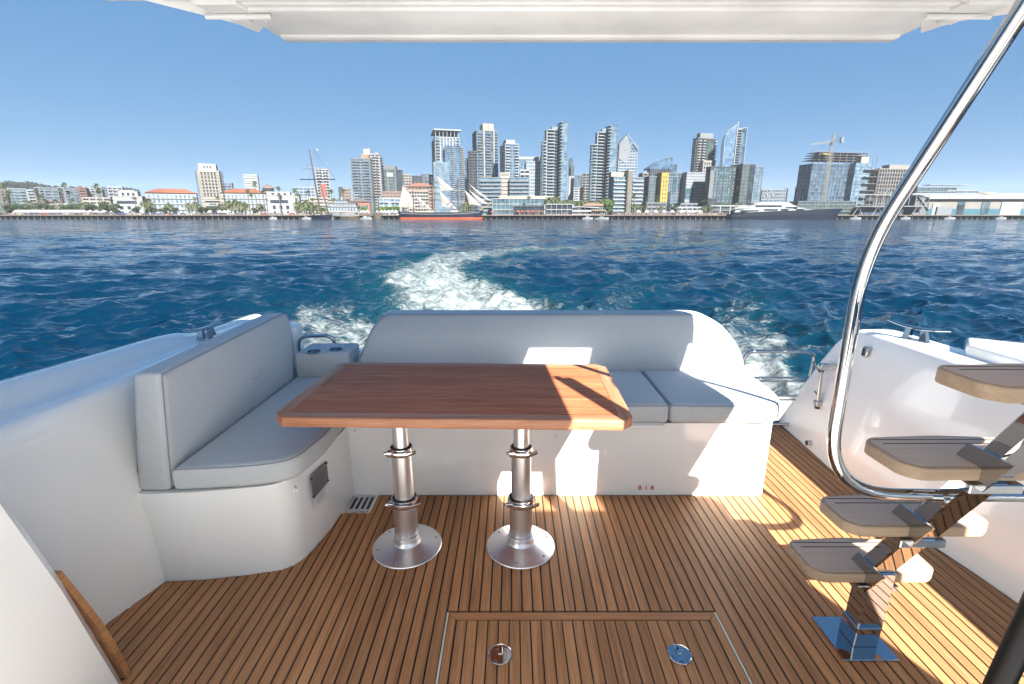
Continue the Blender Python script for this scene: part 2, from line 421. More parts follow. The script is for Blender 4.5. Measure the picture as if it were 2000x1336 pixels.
# ------------------------------------------------------------------ boat: deck planks
PX0 = -.262; PITCHX = 1.084/25; HX0, HX1, HY0, HY1 = -.262, .822, .80, 1.612
deck_poly = [(-1.62,.78), (-1.62,1.45), (-1.60,1.57), (-1.52,1.775), (-1.35,1.79), (-1.18,1.815), (-1.05,1.86), (-.974,1.93),
             (-.94,2.02), (-.915,2.285), (-.765,2.285), (-.765,2.452), (1.40,2.452), (1.436,2.458), (1.450,2.49), (1.452,3.42),
             (2.05,3.42), (2.03,3.0), (1.99,2.6), (2.01,2.16), (2.09,1.65), (2.12,.78)]
def clip(poly, ax, val, keep_greater):
    out = []; n = len(poly)
    ins = lambda p: (p[ax] >= val) if keep_greater else (p[ax] <= val)
    for i in range(n):
        a, b = poly[i], poly[(i+1)%n]
        if ins(a): out.append(a)
        if ins(a) != ins(b):
            t = (val-a[ax])/(b[ax]-a[ax]); out.append((a[0]+(b[0]-a[0])*t, a[1]+(b[1]-a[1])*t))
    return out
def parea(p): return abs(sum(p[i][0]*p[(i+1)%len(p)][1]-p[(i+1)%len(p)][0]*p[i][1] for i in range(len(p))))/2
def ptrim(p, e=1e-4):
    out = []
    for q in p:
        if not out or abs(q[0]-out[-1][0])+abs(q[1]-out[-1][1]) > e: out.append(q)
    if len(out) > 1 and abs(out[0][0]-out[-1][0])+abs(out[0][1]-out[-1][1]) < e: out.pop()
    return out
deck = MB().prism([(-1.7,.775),(-1.7,3.5),(2.2,3.5),(2.2,.775)], -.06, -.0035).build('deck', CAULK, None)
deck['kind'] = 'structure'
G = .0036
k = -32
while True:
    x0 = PX0+k*PITCHX; x1 = x0+PITCHX; k += 1
    if x0 > 2.13: break
    strip = clip(clip(deck_poly, 0, x0+G, True), 0, x1-G, False)
    if len(strip) < 3: continue
    mid = (x0+x1)/2
    pieces = []
    if HX0 < mid < HX1: pieces = [clip(strip, 1, HY1+.006, True), clip(strip, 1, HY0-.006, False)]
    elif -.915 < mid < -.765: pieces = [strip]
    else: pieces = [strip]
    for p in pieces:
        p = ptrim(p)
        if len(p) >= 3 and parea(p) > 1e-4:
            MB().prism(p, -.012, 0).build('plank', TEAK, deck)
# deck hatch with framed planks and two flush latches
hatch = thing('deck_hatch', 'teak hatch set flush in the deck with two round flush latches', 'deck hatch', (.28,1.2,0))
bw = .036
MB().prism([(HX0+.004,HY1-.004),(HX1-.004,HY1-.004),(HX1-.004-bw,HY1-.004-bw),(HX0+.004+bw,HY1-.004-bw)], -.012, .001).build('border_board', TEAKX, hatch)
MB().prism([(HX0+.010,HY1-.010),(HX0+.004+bw-.002,HY1-.007-bw),(HX0+.004+bw-.002,HY0+.01),(HX0+.010,HY0+.01)], -.012, .001).build('border_board', TEAK, hatch)
MB().prism([(HX1-.010,HY1-.010),(HX1-.002-bw,HY1-.007-bw),(HX1-.002-bw,HY0+.01),(HX1-.010,HY0+.01)], -.012, .001).build('border_board', TEAK, hatch)
n_in = 24; xa, xb = HX0+.004+bw+.003, HX1-.004-bw-.003; w = (xb-xa)/n_in
for i in range(n_in):
    MB().box(xa+i*w+.0025, xa+(i+1)*w-.0025, HY0+.012, HY1-.004-bw-.005, -.012, .001).build('plank', TEAK, hatch)
for x, s in ((HX0, 1), (HX1, -1)):
    MB().box(x+s*.001, x+s*.0075, HY0, HY1-.006, -.01, .004).build('edge_trim', TRIM, hatch)
for px in (977, 1327):
    c = onz(px, 1279, .001)
    b = MB().lathe([(.040,0),(.044,.0035),(.0415,.0045),(.0395,.003),(.001,.003)], c, 40).build('latch', CHROME, hatch, True, 30)
    MB().lathe([(.026,.0031),(.028,.0055),(.0255,.0055),(.0245,.0034),(.001,.0034)], c+Vector((0,-.004,0)), 30).build('pull_ring', CHROME, b, True, 30)
    MB().box(c.x-.008, c.x+.008, c.y-.002, c.y+.032, .0036, .0075).build('pull_tab', CHROME, b, bevel=.001)
    MB().lathe([(.004,.0075),(.0035,.0095),(.001,.0095)], c+Vector((0,.022,0)), 12).build('latch_pin', DARK, b)

# ------------------------------------------------------------------ boat: white mouldings
hull = thing('boat_hull', 'white glossy gelcoat cockpit moulding around the teak deck', 'boat hull', (0.2,1,-1.2))
def interp(x, xs, ys): return float(np.interp(x, xs, ys))
def left_sec(y):
    xi = interp(y, [-1.3,1.45,1.57,1.775,2.2,3.5], [-1.60,-1.60,-1.585,-1.515,-1.50,-1.50])
    xt = interp(y, [-1.3,1.5,1.9,2.5,3.5], [-1.66,-1.645,-1.625,-1.62,-1.60])
    zb = interp(y, [-1.3,1.5,2.45,2.62,2.72,2.85,3.5], [.985,.955,.925,.915,.89,.862,.855])
    zt = interp(y, [-1.3,1.5,2.6,3.2,3.5], [.90,.885,.872,.85,.80])
    xo = interp(y, [-1.3,1.5,3.5], [-2.05,-1.98,-1.93])
    return [(xi,y,-.05),(xi-.012,y,.25),(xt+.012,y,zt-.12),(xt+.004,y,zt-.04),(xt-.006,y,zt-.014),(xt-.022,y,zt-.003),(xt-.04,y,zt),
            (xt-.09,y,zt-.004),(xt-.13,y,zt-.008),(xt-.16,y,zt-.002),(xt-.185,y,min(zt+.02,zb)),(xt-.21,y,zb-.018),(xt-.235,y,zb-.004),(xo+.07,y,zb),
            (xo+.02,y,zb-.006),(xo,y,zb-.03),(xo-.02,y,zb-.12),(xo-.05,y,.3),(xo+.05,y,-1.5)]
ys = list(np.linspace(-1.3, 1.4, 12))+list(np.linspace(1.5, 3.45, 32))
MB().loft([left_sec(y) for y in ys]).build('side_coaming', GEL, hull, True, 50)
def right_sec(y):
    zt = interp(y, [-1.3,2.9,2.98,3.05,3.13,3.23,3.33,3.41,3.45], [.86,.86,.852,.82,.74,.55,.32,.1,.02])
    xi = interp(y, [-1.3,1.65,2.16,2.6,3.0,3.45], [2.13,2.10,2.02,2.0,2.03,2.06])
    k = zt/.86; xt = xi+(2.19-xi)*k
    xo = 2.44-.02*max(0, y-2)
    return [(xi,y,-.05),(xi+.004,y,.02*k),(xi+(xt-xi)*.5,y,.45*k),(xt-.012,y,zt-.10*k),(xt,y,zt-.03*k),(xt+.012,y,zt-.008*k),(xt+.03,y,zt),(xo-.06,y,zt+.004),
            (xo-.02,y,zt-.004),(xo,y,zt-.03*k),(xo+.03,y,zt-.15*k),(xo+.06,y,.1*k-.2),(xo-.05,y,-1.5)]
ys = list(np.linspace(-1.3, 2.6, 16))+list(np.linspace(2.7, 3.45, 30))
MB().loft([right_sec(y)[::-1] for y in ys]).build('side_coaming', GEL, hull, True, 50)
# centre bench base and corner bench base
base_c = roundpoly([(-.93,2.46),(1.447,2.46),(1.447,3.30),(-.93,3.30)], [0,.035,.05,0])
MB().prism(base_c, -.03, .442).build('bench_base', GEL, hull, True, 40)
left_base = [(-1.60,1.80),(-1.52,1.782),(-1.35,1.795),(-1.18,1.822)]+[tuple(p) for p in fillet([(-1.18,1.822,0),(-.985,1.86,0),(-.932,2.08,0)], .17, 10)][1:-1]
left_base = [(p[0],p[1]) for p in left_base]+[(-.925,2.15),(-.905,2.47),(-.905,3.3),(-1.60,3.3)]
MB().prism(left_base, -.03, .428).build('bench_base', GEL, hull, True, 40)
MB().box(-1.5, -.93, 3.29, 3.36, -.4, .62).build('transom', GEL, hull, bevel=.02)
MB().box(-1.5, 1.50, 3.18, 3.30, .3, .60).build('transom', GEL, hull, bevel=.02)
MB().box(-1.52, 1.46, 3.31, 3.44, -1.5, .45).build('transom', GEL, hull)
MB().box(1.4, 2.1, 3.40, 3.52, -1.5, -.012).build('transom', GEL, hull)
MB().box(-1.98, -1.52, 3.30, 3.44, -1.5, .80).build('transom', GEL, hull, bevel=.03, smooth=True)
# small white floor recess in front of the grate
MB().box(-.925, -.76, 2.28, 2.47, -.02, -.002).build('drain_well', GEL, hull)
# raised bin on right side deck
MB().prism([(2.30,-1.0),(2.66,-1.0),(2.66,2.33),(2.42,2.50),(2.30,2.36)], .82, .925).build('raised_deck_pad', GEL, hull, True, 40, bevel=.02)
MB().box(2.43, 2.7, -1.2, 2.3, -1.4, .84).build('hull_side', GEL, hull)
# hatch seam line / locker lip under the seat
MB().box(.50, .835, 2.440, 2.462, .418, .436).build('locker_lip', GEL, hull, bevel=.003)
# near left cabin side, with its raked edge
MB().loft([[(-1.32,-1.2,-.01),(-1.32,1.285,-.01),(-1.345,1.315,-.01),(-1.60,1.33,-.01),(-1.60,-1.2,-.01)],
           [(-1.31,-1.2,.5),(-1.31,1.175,.5),(-1.335,1.205,.5),(-1.64,1.22,.5),(-1.64,-1.2,.5)],
           [(-1.31,-1.2,1.0),(-1.31,1.05,1.0),(-1.335,1.08,1.0),(-1.66,1.09,1.0),(-1.66,-1.2,1.0)],
           [(-1.31,-1.2,1.5),(-1.31,.72,1.5),(-1.335,.75,1.5),(-1.7,.76,1.5),(-1.7,-1.2,1.5)]][::1], close=True).build('cabin_side', GEL, hull, True, 30)
# teak trim board along the cabin side edge
st = thing('trim_board', 'narrow curved teak trim board against the near left white cabin side', 'trim board', (-1.33,1.3,0))
MB().loft([[(x0,y,z),(x1,y,z),(x1,y-.02,z),(x0,y-.02,z)] for x0,x1,y,z in ((-1.36,-1.330,1.342,0),(-1.36,-1.331,1.318,.14),(-1.36,-1.332,1.288,.28),(-1.36,-1.334,1.254,.40),(-1.36,-1.336,1.215,.53))], close=True).build('board', TEAK, st)
MATT = simple('white_satin_paint', (.74,.745,.74), .45, spec=.4)
# ------------------------------------------------------------------ overhang above
oh = thing('flybridge_overhang', 'white flybridge overhang over the cockpit with folded aft panel', 'boat roof', (.3,1,2.16))
Z0, Z1 = 2.19, 2.34
HXa, HXb, HYa, HYb = .81, 1.60, -.5, 1.33
mb = MB()
mb.prism([(-2.05,-1.3),(HXa,-1.3),(HXa+.14,HYa),(HXa,HYb),(-1.30,HYb),(-2.05,.7)], Z0, Z1)
mb.prism([(-1.30,HYb),(1.85,HYb),(1.82,1.50),(1.60,1.66),(1.42,1.76),(1.28,1.79),(-.78,1.79),(-.88,1.78),(-1.05,1.60)], Z0, Z1)
mb.prism([(HXa,-1.3),(1.98,-1.3),(1.98,HYa),(HXa+.14,HYa)], Z0, Z1)
mb.prism([(HXb,HYa),(1.98,HYa),(1.98,.55),(1.88,1.1),(1.85,HYb),(HXb,HYb)], Z0, Z1)
mb.build('roof_slab', MATT, oh)
MB().add([(1.605,-.6,2.34),(1.605,1.33,2.34),(1.44,1.33,3.19),(1.605,-.5,2.36),(1.645,-.6,2.34),(1.645,1.33,2.34),(1.48,1.33,3.19),(1.645,-.5,2.36)], [(0,1,2,3),(7,6,5,4),(0,4,5,1),(1,5,6,2),(2,6,7,3),(3,7,4,0)]).build('added_shade_panel', MATT, oh)  # unseen panel added above the roof to shade the right part of the hatch
# fairing edges seen from below
def edge(pts, r, name='edge_moulding'):
    return MB().tube(fillet(pts, .06), r, 12).build(name, MATT, oh, True, 60)
MB().loft([[(x,y,2.15),(x+dx*.1,y-.02,2.19),(x+dx,y-.1,2.24),(x,y+.005,2.26)] for x,y,dx in ((-2.0,.72,.1),(-1.30,1.36,.1),(-1.06,1.60,.1),(-.90,1.765,.08),(-.80,1.79,.0))], close=True).build('edge_moulding', MATT, oh, True, 50)
MB().loft([[(x,y,2.15),(x+dx*.1,y-.02,2.19),(x+dx,y-.1,2.24),(x,y+.005,2.26)][::-1] for x,y,dx in ((1.87,1.34,-.1),(1.82,1.50,-.1),(1.60,1.66,-.1),(1.42,1.76,-.1),(1.34,1.79,-.0))], close=True).build('edge_moulding', MATT, oh, True, 50)
MB().box(-.82, 1.35, 1.672, 1.90, 2.150, 2.192).build('folded_panel', MATT, oh, True, 30, bevel=.008)
MB().box(-.80, 1.34, 1.875, 1.93, 2.142, 2.165).build('panel_lip', MATT, oh, True, 30, bevel=.006)
MB().box(-.79, 1.33, 1.904, 1.909, 2.1395, 2.1425).build('panel_groove', simple('groove_grey', (.35,.36,.37), .5), oh)
MB().box(-.86, 1.40, 1.645, 1.672, 2.158, 2.192).build('guide_rail', MATT, oh, bevel=.004)
MB().box(-1.2, 1.6, 1.30, 1.64, 2.160, 2.192).build('ceiling_liner', MATT, oh, bevel=.01)
for x, s in ((-.84, 1), (1.37, -1)):
    MB().prism([(x-s*.10,1.62),(x+s*.03,1.62),(x+s*.06,1.76),(x-s*.02,1.86)], 2.148, 2.178).build('hinge_arm', MATT, oh, bevel=.004)
    MB().tube([(x-s*.10,1.69,2.14),(x+s*.10,1.69,2.14)], .008, 8).build('hinge_pin', MATT, oh, True)
    MB().box(x-.03, x+.02, 1.69, 1.735, 2.132, 2.149).build('hinge_block', MATT, oh, bevel=.003)
# cabin walls either side of and behind the photographer
cab = thing('cabin_bulkhead', 'white cabin bulkhead and side pillars at the saloon entrance', 'cabin wall', (.2,-1,0))
MB().box(1.76, 2.08, -1.3, -.22, -.01, 2.19).build('side_pillar', GEL, cab, bevel=.02)
MB().box(-1.95, -1.72, -1.3, .2, .8, 2.19).build('side_pillar', GEL, cab, bevel=.02)
MB().box(-1.95, 2.12, -7, .775, -.06, .0).build('bounce_floor', simple('pale_bounce_floor', (.66,.65,.63), .5), cab)  # unseen pale floor added to bounce sunlight into the shaded cockpit
MB().box(-1.95, 2.1, -1.75, -1.3, 2.19, 2.34).build('sun_block_strip', GEL, cab)  # unseen strip added to keep sun off the cockpit, short enough to light the floor
# black frame of the open door, bottom right
dj = thing('door_frame', 'black door frame edge close by in the bottom right corner', 'door frame', (1.0,.7,0))
pa = at(1952, 1336, .72); pb = at(2030, 1170, .70)
d = (pb-pa).normalized(); p0 = pa-d*(pa.z/d.z); p1 = pb+d*((2.19-pb.z)/d.z)
MB().tube([p0, p1], .020, 20).build('jamb', DOORBLK, dj, True)
MB().tube([p0+Vector((.05,-.04,0)), p1+Vector((.05,-.04,0))], .035, 20).build('seal', DOORBLK, dj, True)

# ------------------------------------------------------------------ upholstery
def seatc(name, label, poly, z0, z1, cat='cushion', r=.03, crown=.008, group=None):
    cen = (sum(p[0] for p in poly)/len(poly), sum(p[1] for p in poly)/len(poly), z0)
    t = thing(name, label, cat, cen, group)
    cushion(poly, z0, z1, r, crown).build('padding', FAB, t, True, 60)
    ring = [Vector((p.x,p.y,z1-.010)) for p in inset(poly, .006)]; ring.append(ring[0])
    MB().tube(ring, .0022, 6, False).build('piping', PIPE, t, True)
    return t
# centre seat: a long one and the short one at the gate
seatc('seat_cushion', 'long grey seat cushion of the aft bench behind the table', roundpoly([(-.925,2.44),(.857,2.44),(.857,3.07),(-.925,3.07)], [.03,.03,.02,.02]), .444, .560)
seatc('seat_cushion', 'short grey seat cushion at the gate end, half in the sun', roundpoly([(.862,2.44),(1.44,2.43),(1.52,2.56),(1.545,2.80),(1.54,3.07),(.862,3.07)], [.03,.09,.10,.08,.02,.02]), .444, .560)
# left seat with big rounded near corner
lp = [(-1.405,1.795)]+[(p.x,p.y) for p in fillet([(-1.405,1.795,0),(-1.10,1.825,0),(-.935,1.875,0),(-.90,2.10,0)], [.1,.16], 10)][1:-1]+[(-.895,2.12),(-.905,2.435),(-.93,2.44),(-.93,2.97),(-1.405,2.97)]
seatc('seat_cushion', 'left side bench seat cushion with rounded near corner', lp, .430, .540, r=.028)
# left backrest: profile in XZ swept along Y with a rounded far end
def backrest_left():
    t = thing('backrest', 'tall grey backrest cushion of the left side bench', 'backrest', (-1.5,2.3,.43))
    out = roundpoly([(1.80,.43),(2.985,.43),(2.985,.70),(2.90,.985),(2.74,.988),(1.785,.955)], [.02,.03,.10,.10,.10,.02], 6)   # (y,z)
    mb = cushion([Vector((p[0],p[1])) for p in out], 0, .15, .034, .012)
    # map (y,z,h) -> world ; h runs inboard, backrest tapers to the bottom
    mb.v = [(-1.575+h+.12*(z-.43)+(1-h/.15)*(.03*(z-.43)/.5-.045*math.sin(min(1,max(0,(z-.43)/.52))*3.1)), y, z) for (y,z,h) in mb.v]
    mb.build('padding', FAB, t, True, 60)
    ring = [Vector((-1.575+.146+.12*(p.y-.43), p.x, p.y)) for p in inset([Vector(q) for q in out], .006)]; ring.append(ring[0])
    MB().tube(ring, .0022, 6, False).build('piping', PIPE, t, True)
backrest_left()
def backrest_centre():
    t = thing('backrest', 'long grey backrest of the aft bench with rounded shoulders', 'backrest', (.25,3.1,.5))
    out = roundpoly([(-1.045,.50),(1.545,.50),(1.545,.60),(1.50,.72),(1.39,.85),(1.25,.925),(-.845,.925),(-.93,.83),(-1.03,.60)], [.01,.02,.08,.10,.12,.08,.09,.12,.08], 6)
    mb = cushion([Vector((p[0],p[1])) for p in out], 0, .16, .03, .014)
    mb.v = [(x, 3.20-h+.16*(z-.5), z) for (x,z,h) in mb.v]
    mb.build('padding', FAB, t, True, 60)
    ring = [Vector((p.x, 3.20-.154+.16*(p.y-.5), p.y)) for p in inset([Vector(q) for q in out], .006)]; ring.append(ring[0])
    MB().tube(ring, .0018, 6, False).build('piping', PIPE, t, True)
backrest_centre()
# armrest block with two cup holders
ab = thing('armrest', 'upholstered corner block with two steel cup holders', 'armrest', (-1.2,3.05,.5))
ap = roundpoly([(-1.395,2.965),(-1.06,3.00),(-1.06,3.25),(-1.395,3.24)], .02)
def armrest():
    mb = cushion(ap, .50, .695, .022, .0); mb.build('padding', FAB, ab, True, 60)
    for px, py in ((613, 686), (656, 682)):
        c = onz(px, py, .697)
        h = MB().lathe([(.034,-.004),(.050,-.003),(.052,.002),(.048,.004),(.044,.001),(.042,-.001),(.001,-.001)], c, 32).build('cup_holder', CHROME, ab, True, 40)
        MB().lathe([(.041,.0),(.041,.0006),(.001,.0006)], c, 28).build('cup_well', DARK, h)
        MB().box(c.x-.002, c.x+.002, c.y-.040, c.y+.040, .698, .7005).build('divider', CHROME, h)
armrest()
gh = thing('grab_handle', 'bent steel grab handle behind the cup holders', 'grab handle', (-1.25,3.3,.6))
a0 = at(587,700,3.30); a1 = at(655,700,3.30); top = at(620,657,3.30).z
MB().tube(fillet([(a0.x,3.30,.58),(a0.x,3.30,top),(a1.x,3.32,top),(a1.x,3.32,.58)], .07, 8), .0135, 14).build('bar', CHROME, gh, True, 60)

# ------------------------------------------------------------------ dining table
tb = thing('dining_table', 'varnished teak dining table on two telescopic metal pedestals', 'table', (-.23,2.12,0))
TH = .77; tc = Vector((-.232, 2.145)); hw, hd = .725, .375; rot = R(-1.5)
def tp(x, y): return (tc.x+x*math.cos(rot)-y*math.sin(rot), tc.y+x*math.sin(rot)+y*math.cos(rot))
ch = .045; bw = .058
MB().prism([tp(-hw+bw,-hd+bw),tp(hw-bw,-hd+bw),tp(hw-bw,hd-bw),tp(-hw+bw,hd-bw)], TH-.040, TH-.0005).build('tabletop', TABLE, tb)
g = .0008
for s in (-1, 1):
    MB().prism([tp(-hw+ch+.0,s*hd),tp(hw-ch,s*hd),tp(hw-ch*.5-g,s*(hd-ch*.5)),tp(hw-bw,s*(hd-bw+g)),tp(-hw+bw,s*(hd-bw+g)),tp(-hw+ch*.5+g,s*(hd-ch*.5))], TH-.042, TH).build('border_board', TABLEX, tb, True, 30, bevel=.004)
    MB().prism([tp(s*hw,-hd+ch),tp(s*hw,hd-ch),tp(s*(hw-ch*.5),hd-ch*.5-g),tp(s*(hw-bw+g),hd-bw),tp(s*(hw-bw+g),-hd+bw),tp(s*(hw-ch*.5),-hd+ch*.5+g)], TH-.042, TH).build('border_board', TABLEY, tb, True, 30, bevel=.004)
STEELR = simple('polished_clamp', (.7,.7,.72), .09, 1, .02)
for px in (796, 1017):
    c = onz(px, 1066, 0)
    ped = MB().lathe([(.160,0),(.165,.004),(.162,.008),(.150,.011),(.095,.020),(.066,.032),(.058,.045),(.0565,.062),(.0595,.064),(.0595,.074),(.0545,.077),(.0545,.26),(.001,.26)], c, 64).build('pedestal', ALU, tb, True, 35)
    MB().lathe([(.0455,.26),(.0455,.52),(.001,.52)], c, 40).build('middle_tube', ALU, ped, True, 35)
    MB().lathe([(.036,.52),(.036,.735),(.001,.735)], c, 40).build('upper_tube', ALU, ped, True, 35)
    MB().box(c.x-.09, c.x+.09, c.y-.09, c.y+.09, .716, .728).build('mounting_plate', ALU, ped, bevel=.003)
    for zc, r in ((.255, .060), (.515, .050)):
        cl = MB().lathe([(r-.012,zc-.014),(r,zc-.014),(r+.002,zc),(r,zc+.014),(r-.008,zc+.016),(r-.012,zc+.012)], c, 48).build('clamp', STEELR, ped, True, 40)
        MB().lathe([(r-.022,zc+.012),(r-.006,zc+.0165),(r-.012,zc+.0185),(r-.022,zc+.018)], c, 40).build('clamp_ring', RUBBER, cl, True, 40) if False else None
        lev = [Vector((c.x-r-.004, c.y-.045, zc)), Vector((c.x-.02, c.y-r-.012, zc-.002)), Vector((c.x+.035, c.y-r-.010, zc-.002)), Vector((c.x+r+.022, c.y-r+.012, zc+.004))]
        m2 = MB()
        f = fillet(lev, .03, 5)
        secs = []
        for i, p in enumerate(f):
            q = f[min(i+1, len(f)-1)]-f[max(i-1, 0)]; nrm = Vector((q.y, -q.x, 0)).normalized()*.0045
            hh = .011 if i < len(f)*.7 else .008
            secs.append([p+nrm+Vector((0,0,-hh)), p+nrm+Vector((0,0,hh)), p-nrm+Vector((0,0,hh)), p-nrm+Vector((0,0,-hh))])
        m2.loft(secs, close=True).build('lever', STEELR, ped, True, 40, bevel=.0012)
        MB().tube([(c.x-r-.018, c.y-.052, zc+.003), (c.x-r+.012, c.y-.040, zc+.003)], .0075, 12).build('clamp_bolt', STEELR, ped, True)
        MB().box(c.x-r-.004, c.x-r+.022, c.y-.060, c.y-.030, zc-.012, zc+.013).build('clamp_block', STEELR, ped, True, 40, bevel=.003)
        MB().lathe([(r-.017,zc+.0125),(r-.005,zc+.017),(r-.010,zc+.019),(r-.017,zc+.016)], c, 40).build('seal_ring', RUBBER, ped, True, 40)
    for i in range(6):
        q = i/6*2*math.pi+.35; sc = c+Vector((.138*math.cos(q), .138*math.sin(q), .0145))
        MB().lathe([(.0065,-.002),(.006,.001),(.0035,.0025),(.001,.0025)], sc, 12).build('screw', CHROME, ped, True)

# ------------------------------------------------------------------ stairs
stair = thing('boarding_stairs', 'steel flybridge stairs with taupe treads and a bent tubular handrail', 'staircase', (1.3,1.48,0))
def tread(x0, x1, yf, yb, z):
    # plan: straight front (near) edge with clipped corners, sides flaring to a curved rear edge
    poly = [(x0+.03,yf),(x1-.03,yf),(x1+.012,yf+.03),(x1+.02,yb-.03),(x1-.02,yb),((x0+x1)/2,yb+.014),(x0+.02,yb),(x0-.012,yb-.03),(x0-.008,yf+.035)]
    poly = [(p.x,p.y) for p in roundpoly(poly, .018, 3)]
    t = MB().prism(poly, z-.038, z).build('tread', TREADE, stair, True, 30, bevel=.005)
    top = inset([Vector(p) for p in poly], .012)
    MB().prism([(p.x,p.y) for p in top], z-.004, z+.0015).build('tread_surface', TREAD, t)
    for k, dy in enumerate((.022, .048)):
        MB().box(x0+.018+.012*k, x1-.018-.012*k, yb-dy-.002, yb-dy+.002, z+.0005, z+.0022).build('tread_groove', CAULK, t)
T = [(1.095,1.535,1.470,1.665,.300),(1.088,1.545,1.345,1.525,.585),(1.085,1.55,1.180,1.375,.885),(1.090,1.56,1.020,1.20,1.175),
     (1.09,1.56,.87,1.05,1.465),(1.09,1.56,.72,.90,1.755),(1.09,1.56,.57,.75,2.045)]
for a in T: tread(*a)
sx = 1.325; hwid = .046
# folded polished stringer: foot, then the inclined spine
foot = [Vector((sx-.01,1.480,.012)), Vector((sx-.005,1.480,.25))]
MB().obox((sx-hwid-.012,1.448,.010), (.092,0,0), (0,.075,0), (.016,.010,.30)).build('foot_column', CHROME, stair, bevel=.004)
MB().obox((sx-hwid-.020,1.440,.008), (.088,0,0), (0,.085,0), (.002,-.002,.085)).build('foot_sleeve', CHROME, stair, bevel=.003)
def spine(y0, z0, y1, z1):
    d = Vector((0, y1-y0, z1-z0)); n = Vector((0, d.z, -d.y)).normalized()*.055
    return MB().obox((sx-hwid, y0, z0), (2*hwid,0,0), d, n)
spine(1.505, .235, .50, 2.16).build('stringer', CHROME, stair, bevel=.006)
for (x0,x1,yf,yb,z) in T:
    MB().obox((sx-hwid-.028,yf-.006,z-.075), (2*hwid+.056,0,0), (0,.16,0), (0,0,.028)).build('tread_bracket', CHROME, stair, bevel=.003)
    MB().obox((sx-hwid-.006,yf-.016,z-.06), (.006,0,0), (0,.13,.0), (0,-.06,.11)).build('bracket_wing', CHROME, stair)
MB().box(1.19, 1.39, 1.386, 1.582, 0.0005, .008).build('base_plate', CHROME, stair, bevel=.002)
rail = [(.955,.50,2.75),(.955,.98,1.93),(.950,1.345,1.43),(.945,1.33,1.1),(.945,1.30,.74),(1.30,1.275,.735),(1.66,1.275,.735),(1.66,1.30,1.1),(1.66,1.345,1.43),(1.66,.98,1.93),(1.66,.50,2.75)]
pr = [(.955,.50,2.76),(.952,1.325,1.455),(.945,1.30,.735),(1.93,1.275,.735),(1.93,1.325,1.455),(1.93,.50,2.76)]
MB().tube(fillet(pr, [.16,.22,.22,.16], 14), .018, 24).build('handrail', CHROME, stair, True, 60)
MB().tube([(1.27,1.278,.735),(1.30,1.277,.735)], .0235, 20).build('rail_clamp', CHROME, stair, True, 40)

# ------------------------------------------------------------------ stern gate
gate = thing('stern_gate', 'low polished steel tube gate between the bench and right coaming', 'gate', (1.9,3.35,0))
gy_ = 3.33
def g2(px, py): return at(px, py, gy_)
c0, c1_ = g2(1452,700), g2(1597,700); zt_ = g2(1500,686).z; zb_ = g2(1500,829).z
x0g, x1g = c0.x, c1_.x-.02
MB().tube(fillet([(x0g,gy_,zb_),(x0g,gy_,zt_),(x1g,gy_,zt_),(x1g-.035,gy_,zb_),(x0g,gy_,zb_)], [.09,.08,.09], 8), .013, 14).build('frame', CHROME, gate, True, 60)
for py in (738, 745, 773, 781):
    z = g2(1500,py).z; MB().tube([(x0g,gy_,z),(x1g-.015,gy_,z)], .0085 if py in (738,773) else .006, 10).build('crossbar', CHROME, gate, True)
HY = 3.06; ha, hb = at(1606,716,HY), at(1597,788,HY)
MB().tube([(ha.x,HY,ha.z),(hb.x,HY,hb.z)], .011, 14).build('hinge_post', CHROME, gate, True)
for q in (ha, hb):
    MB().box(q.x-.02, q.x+.10, HY-.020, HY+.020, q.z-.020, q.z+.020).build('hinge_bracket', CHROME, gate, True, 40, bevel=.004)
    MB().tube([(q.x,HY,q.z-.026),(q.x,HY,q.z-.036)], .015, 12).build('collar', DARK, gate, True)
    MB().tube([(q.x,HY,q.z-.05 if q is ha else q.z+.05),(x1g-.01,gy_,q.z-.05 if q is ha else q.z+.05)], .007, 8).build('hinge_arm', CHROME, gate, True)
# ------------------------------------------------------------------ cleats and small fittings
def cleat(name, label, c, yaw, L=.30):
    t = thing(name, label, 'cleat', c, 'mooring cleats'); t.rotation_euler = (0,0,yaw)
    pts = [(-L/2,0,.085),(-L/4,0,.072),(0,0,.066),(L/4,0,.072),(L/2,0,.085)]
    def loc(mb, nm):
        o = mb.build(nm, CHROME, None, True, 50); o.parent = t; return o
    secs = []
    for x, y, z in fillet(pts, .05, 4):
        w = .017*(1-.72*(abs(x)/(L/2))**2)+.002; h = .008*(1-.5*(abs(x)/(L/2))**2)
        secs.append([(x, w*math.cos(q), z+h*math.sin(q)) for q in [2*math.pi*k/10 for k in range(10)]])
    loc(MB().loft(secs, close=True), 'horn')
    for s in (-1, 1):
        loc(MB().loft([[(s*.045+dx*1.5, dy*1.6, 0) for dx,dy in ((-.012,-.012),(.012,-.012),(.012,.012),(-.012,.012))],
                       [(s*.035+dx, dy, .067) for dx,dy in ((-.012,-.012),(.012,-.012),(.012,.012),(-.012,.012))]], close=True), 'leg')
    loc(MB().box(-.075,.075,-.024,.024,-.004,.004), 'base')
    return t
cl_ = onz(1793, 662, .865)
cleat('mooring_cleat', 'steel mooring cleat on the right coaming near the raised pad', (2.29,2.66,.864), R(112), .32)
ll = onz(392, 664, .86)
cleat('mooring_cleat', 'steel mooring cleat on the left coaming behind the side backrest', (-1.755,ll.y+.02,.858), R(86), .27)
